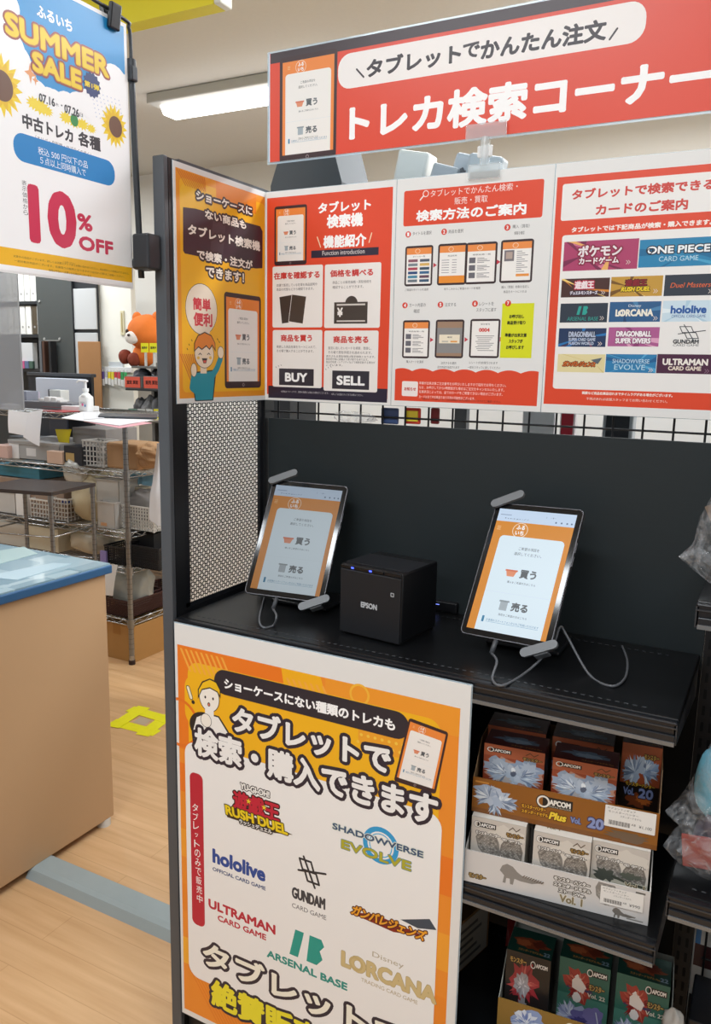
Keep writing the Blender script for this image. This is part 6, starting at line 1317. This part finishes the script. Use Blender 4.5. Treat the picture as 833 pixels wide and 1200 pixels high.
# plain orange soft toy on the shelf
PYy = SY+.09; px, pz = X(168, 385, PYy), sz[0]
t = thing('soft_toy', 'plain orange and brown soft toy sitting on the parts shelf', 'soft toy', (px, PYy, pz)); om, bm2 = mat('#E5782A', .85, noise=.06, scale=40), mat('#7E3420', .85, noise=.06, scale=40)
s = MB(); s.blob((px+.0, PYy, pz+.06), (.07, .055, .065), om, .03, 1); part('body', s, t)
s = MB(); s.blob((px+.03, PYy-.01, pz+.185), (.118, .085, .1), om, .02, 2); s.blob((px-.045, PYy, pz+.265), (.032, .02, .036), om, .0, 3); s.blob((px+.1, PYy, pz+.265), (.032, .02, .036), om, 0, 4); part('head', s, t)
s = MB(); s.blob((px-.01, PYy-.082, pz+.155), (.05, .022, .036), mat('#E9E0D6', .85), .02, 5); s.blob((px-.012, PYy-.106, pz+.168), (.010, .006, .007), mat('#2A1A18', .5), 0, 6); [s.blob((px+e, PYy-.083+.006*k, pz+.19), (.010, .006, .012), mat('#2A1A18', .3), 0, 7) for k, e in enumerate((-.045, .04))]; part('muzzle', s, t)
for e, z_, r_ in ((-.085, .05, .042), (-.02, .035, .04)): s = MB(); s.blob((px+e, PYy-.06, pz+z_), (r_*.8, r_, r_), bm2, .03, 8); part('paw', s, t)
# monitor on its desk
MY = 2.0; x0, x1 = X(42, 455, MY), X(97, 455, MY)
t = thing('desk', 'dark desk hutch board behind the wire rack under the bookcase', 'desk', ((x0+x1)/2, MY+.1, 0)); dm = mat('#23272F', .45)
zt = Z(60, 437, MY)
s = MB(); s.box((X(24, 437, MY), MY+.045, zt-.02), (X(100, 437, MY), MY+.085, zt), mat('#3B3F45', .35), .003); part('top_board', s, t)
s = MB(); s.box((X(24, 450, MY), MY+.06, 0), (X(98, 450, MY), MY+.08, zt-.02), dm); part('panel', s, t)
t = thing('monitor', 'pale blue grey back of a monitor standing behind the rack', 'monitor', ((x0+x1)/2, MY, Z(60, 484, MY))); zb, zt2 = Z(60, 483, MY), Z(60, 443, MY)
s = MB(); s.box((x0, MY+.0, zb), (x1, MY+.035, zt2), mat('#C3CAD8', .5), .004); part('back_cover', s, t)
s = MB(); s.box((X(58, 460, MY), MY-.012, zb-.15), (X(79, 460, MY), MY, Z(60, 456, MY)), mat('#2B2F3C', .4), .003); part('stand_neck', s, t)
t, a, b, z = solid('white_box', 'white carton leaning on the monitor stand', 'box', 58, 71, 457, Z1, 1.6, .06, '#DADBD8')
solid('folder', 'pink and lilac folder standing left of the monitor', 'folder', 28, 42, 459, Z1, 1.62, .03, '#C6BFD2')
solid('acrylic_case', 'clear acrylic case at the left of the rack top', 'case', 9, 31, 458, Z1, 1.55, .08, '#A9B0BC', alpha=.6)
s = MB(); z_ = Z(60, 483, 2.0)-.155; s.box((X(20, 483, 2.0), 1.93, z_-.03), (X(104, 483, 2.0), 2.06, z_), mat('#4A4C50', .5), .003); o = s.build('desk_board', bpy.data.objects['desk'], loc=-Vector(bpy.data.objects['desk'].location))
# hanging clear screen at the far left
AY = 1.33; x0, x1 = X(-90, 400, AY), X(25, 400, AY)
t = thing('acrylic_screen', 'hazy clear acrylic screen at the left edge above the rack', 'screen', ((x0+x1)/2, AY, Z(10, 478, AY)))
s = MB(); s.box((x0, AY-.004, Z1+.001), (x1, AY-.001, Z(10, 300, AY)), mat('#A7AAB0', .35, alpha=.62)); part('sheet', s, t)
s = MB(); s.box((x1-.004, AY-.006, Z1+.001), (x1, AY+.0, Z(10, 300, AY)), mat('#B7BABF', .2, alpha=.8)); part('edge', s, t)

# ================================================================ goods beyond the display shelf
def pack(label, x0, x1, y0, y1, Y, d, col, c2=None, cat='package', name='blister_pack', tilt=0, z0=None):
    a_, b_ = X(x0, (y0+y1)/2, Y), X(x1, (y0+y1)/2, Y); zt, zb = Z((x0+x1)/2, y0, Y), Z((x0+x1)/2, y1, Y) if z0 is None else z0
    t = thing(name, label, cat, ((a_+b_)/2, Y+d/2, zb)); s = MB(); T = Matrix.Translation(((a_+b_)/2, Y, zb)) @ Matrix.Rotation(tilt, 4, 'Y') @ Matrix.Translation((-(a_+b_)/2, -Y, -zb))
    s.box((a_, Y, zb), (b_, Y+d, zt), mat(col, .4), .003, T=T); part('pack', s, t)
    if c2: s = MB(); s.box((a_+(b_-a_)*.12, Y-.002, zb+(zt-zb)*.18), (b_-(b_-a_)*.12, Y, zb+(zt-zb)*.82), mat(c2, .4), T=T); part('print', s, t)
    return t
t = thing('top_board', 'board on the far side of the shelf that carries the upper packs', 'board', (.8, .2, 1.60)); s = MB(); s.box((.14, .10, 1.60), (1.6, .36, 1.615), mat('#B9B8B4', .5)); part('board', s, t)
s = MB(); s.box((.14, .26, 1.277), (1.6, .36, 1.291), mat('#B9B8B4', .5)); part('lower_board', s, t)
for x in (.3, 1.4): s = MB(); s.box((x, .34, 0), (x+.03, .36, 1.6), mat('#4A4B4D', .5)); part('leg', s, t)
ZB = 1.616
def upper(label, x0, x1, y0, Y, d, col, c2=None, tilt=0):
    a_, b_ = X(x0, y0+15, Y), X(x1, y0+15, Y); zt = Z((x0+x1)/2, y0, Y); t = thing('blister_pack', label, 'package', ((a_+b_)/2, Y+d/2, ZB)); s = MB(); T = Matrix.Translation(((a_+b_)/2, Y, ZB)) @ Matrix.Rotation(tilt, 4, 'Y') @ Matrix.Translation((-(a_+b_)/2, -Y, -ZB))
    s.box((a_, Y, ZB), (b_, Y+d, zt), mat(col, .4), .006, T=T); part('pack', s, t)
    if c2: s = MB(); zz = zt-.05; s.blob(((a_+b_)/2, Y-.004, zz), ((b_-a_)*.32, .01, .02), mat(c2, .5), .3, 4, n=10, T=T); part('item', s, t)
upper('white rounded pack left of the others behind the top of the guide poster', 438, 474, 176, .13, .05, '#F1EEE6', None, .2)
upper('grey pack with a tan item behind the top of the guide poster', 468, 498, 190, .12, .04, '#BFC2C6', '#8A6038', .3)
upper('pale blue pack leaning behind the clear clip', 494, 522, 178, .14, .05, '#C9CCD0', '#5E6268', .28)
upper('grey pack with an olive item beside the clear clip', 518, 558, 180, .12, .04, '#C9CCCE', '#8F8A5A', .22)
for lb, x0, x1, col, c2 in (('red and yellow tag seen through the grid under the guide poster', 474, 492, '#D9402E', '#F0D83A'), ('dark red tag seen through the grid under the guide poster', 504, 514, '#7A1E22', None), ('blue tag seen through the grid under the feature poster', 446, 466, '#3B4E78', None)):
    pack(lb, x0, x1, 478, 497, .0246, .008, col, c2, 'tag', 'hanging_tag')
pack('white pack with black lettering seen through the grid between the guide and title posters', 612, 650, 470, 512, .3, .02, '#E9E7E6', None, z0=1.2915); pack('white pack with a red strip seen through the grid under the title poster', 656, 674, 470, 512, .29, .02, '#E6DADA', '#C22E3E', z0=1.2915); pack('grey and black pack seen through the grid near the right edge', 706, 742, 470, 520, .3, .04, '#A9ACAE', '#2A2C30', z0=1.2915)
t = thing('crumpled_wrap', 'crumpled clear wrap lying on the board edge under the feature poster', 'plastic wrap', (X(412, 492, -.005), .0, 1.342)); s = MB(); bag(s, (X(412, 492, 0), .008, 1.352), (.045, .012, .011), 21, .3, n=14); part('film', s, t)
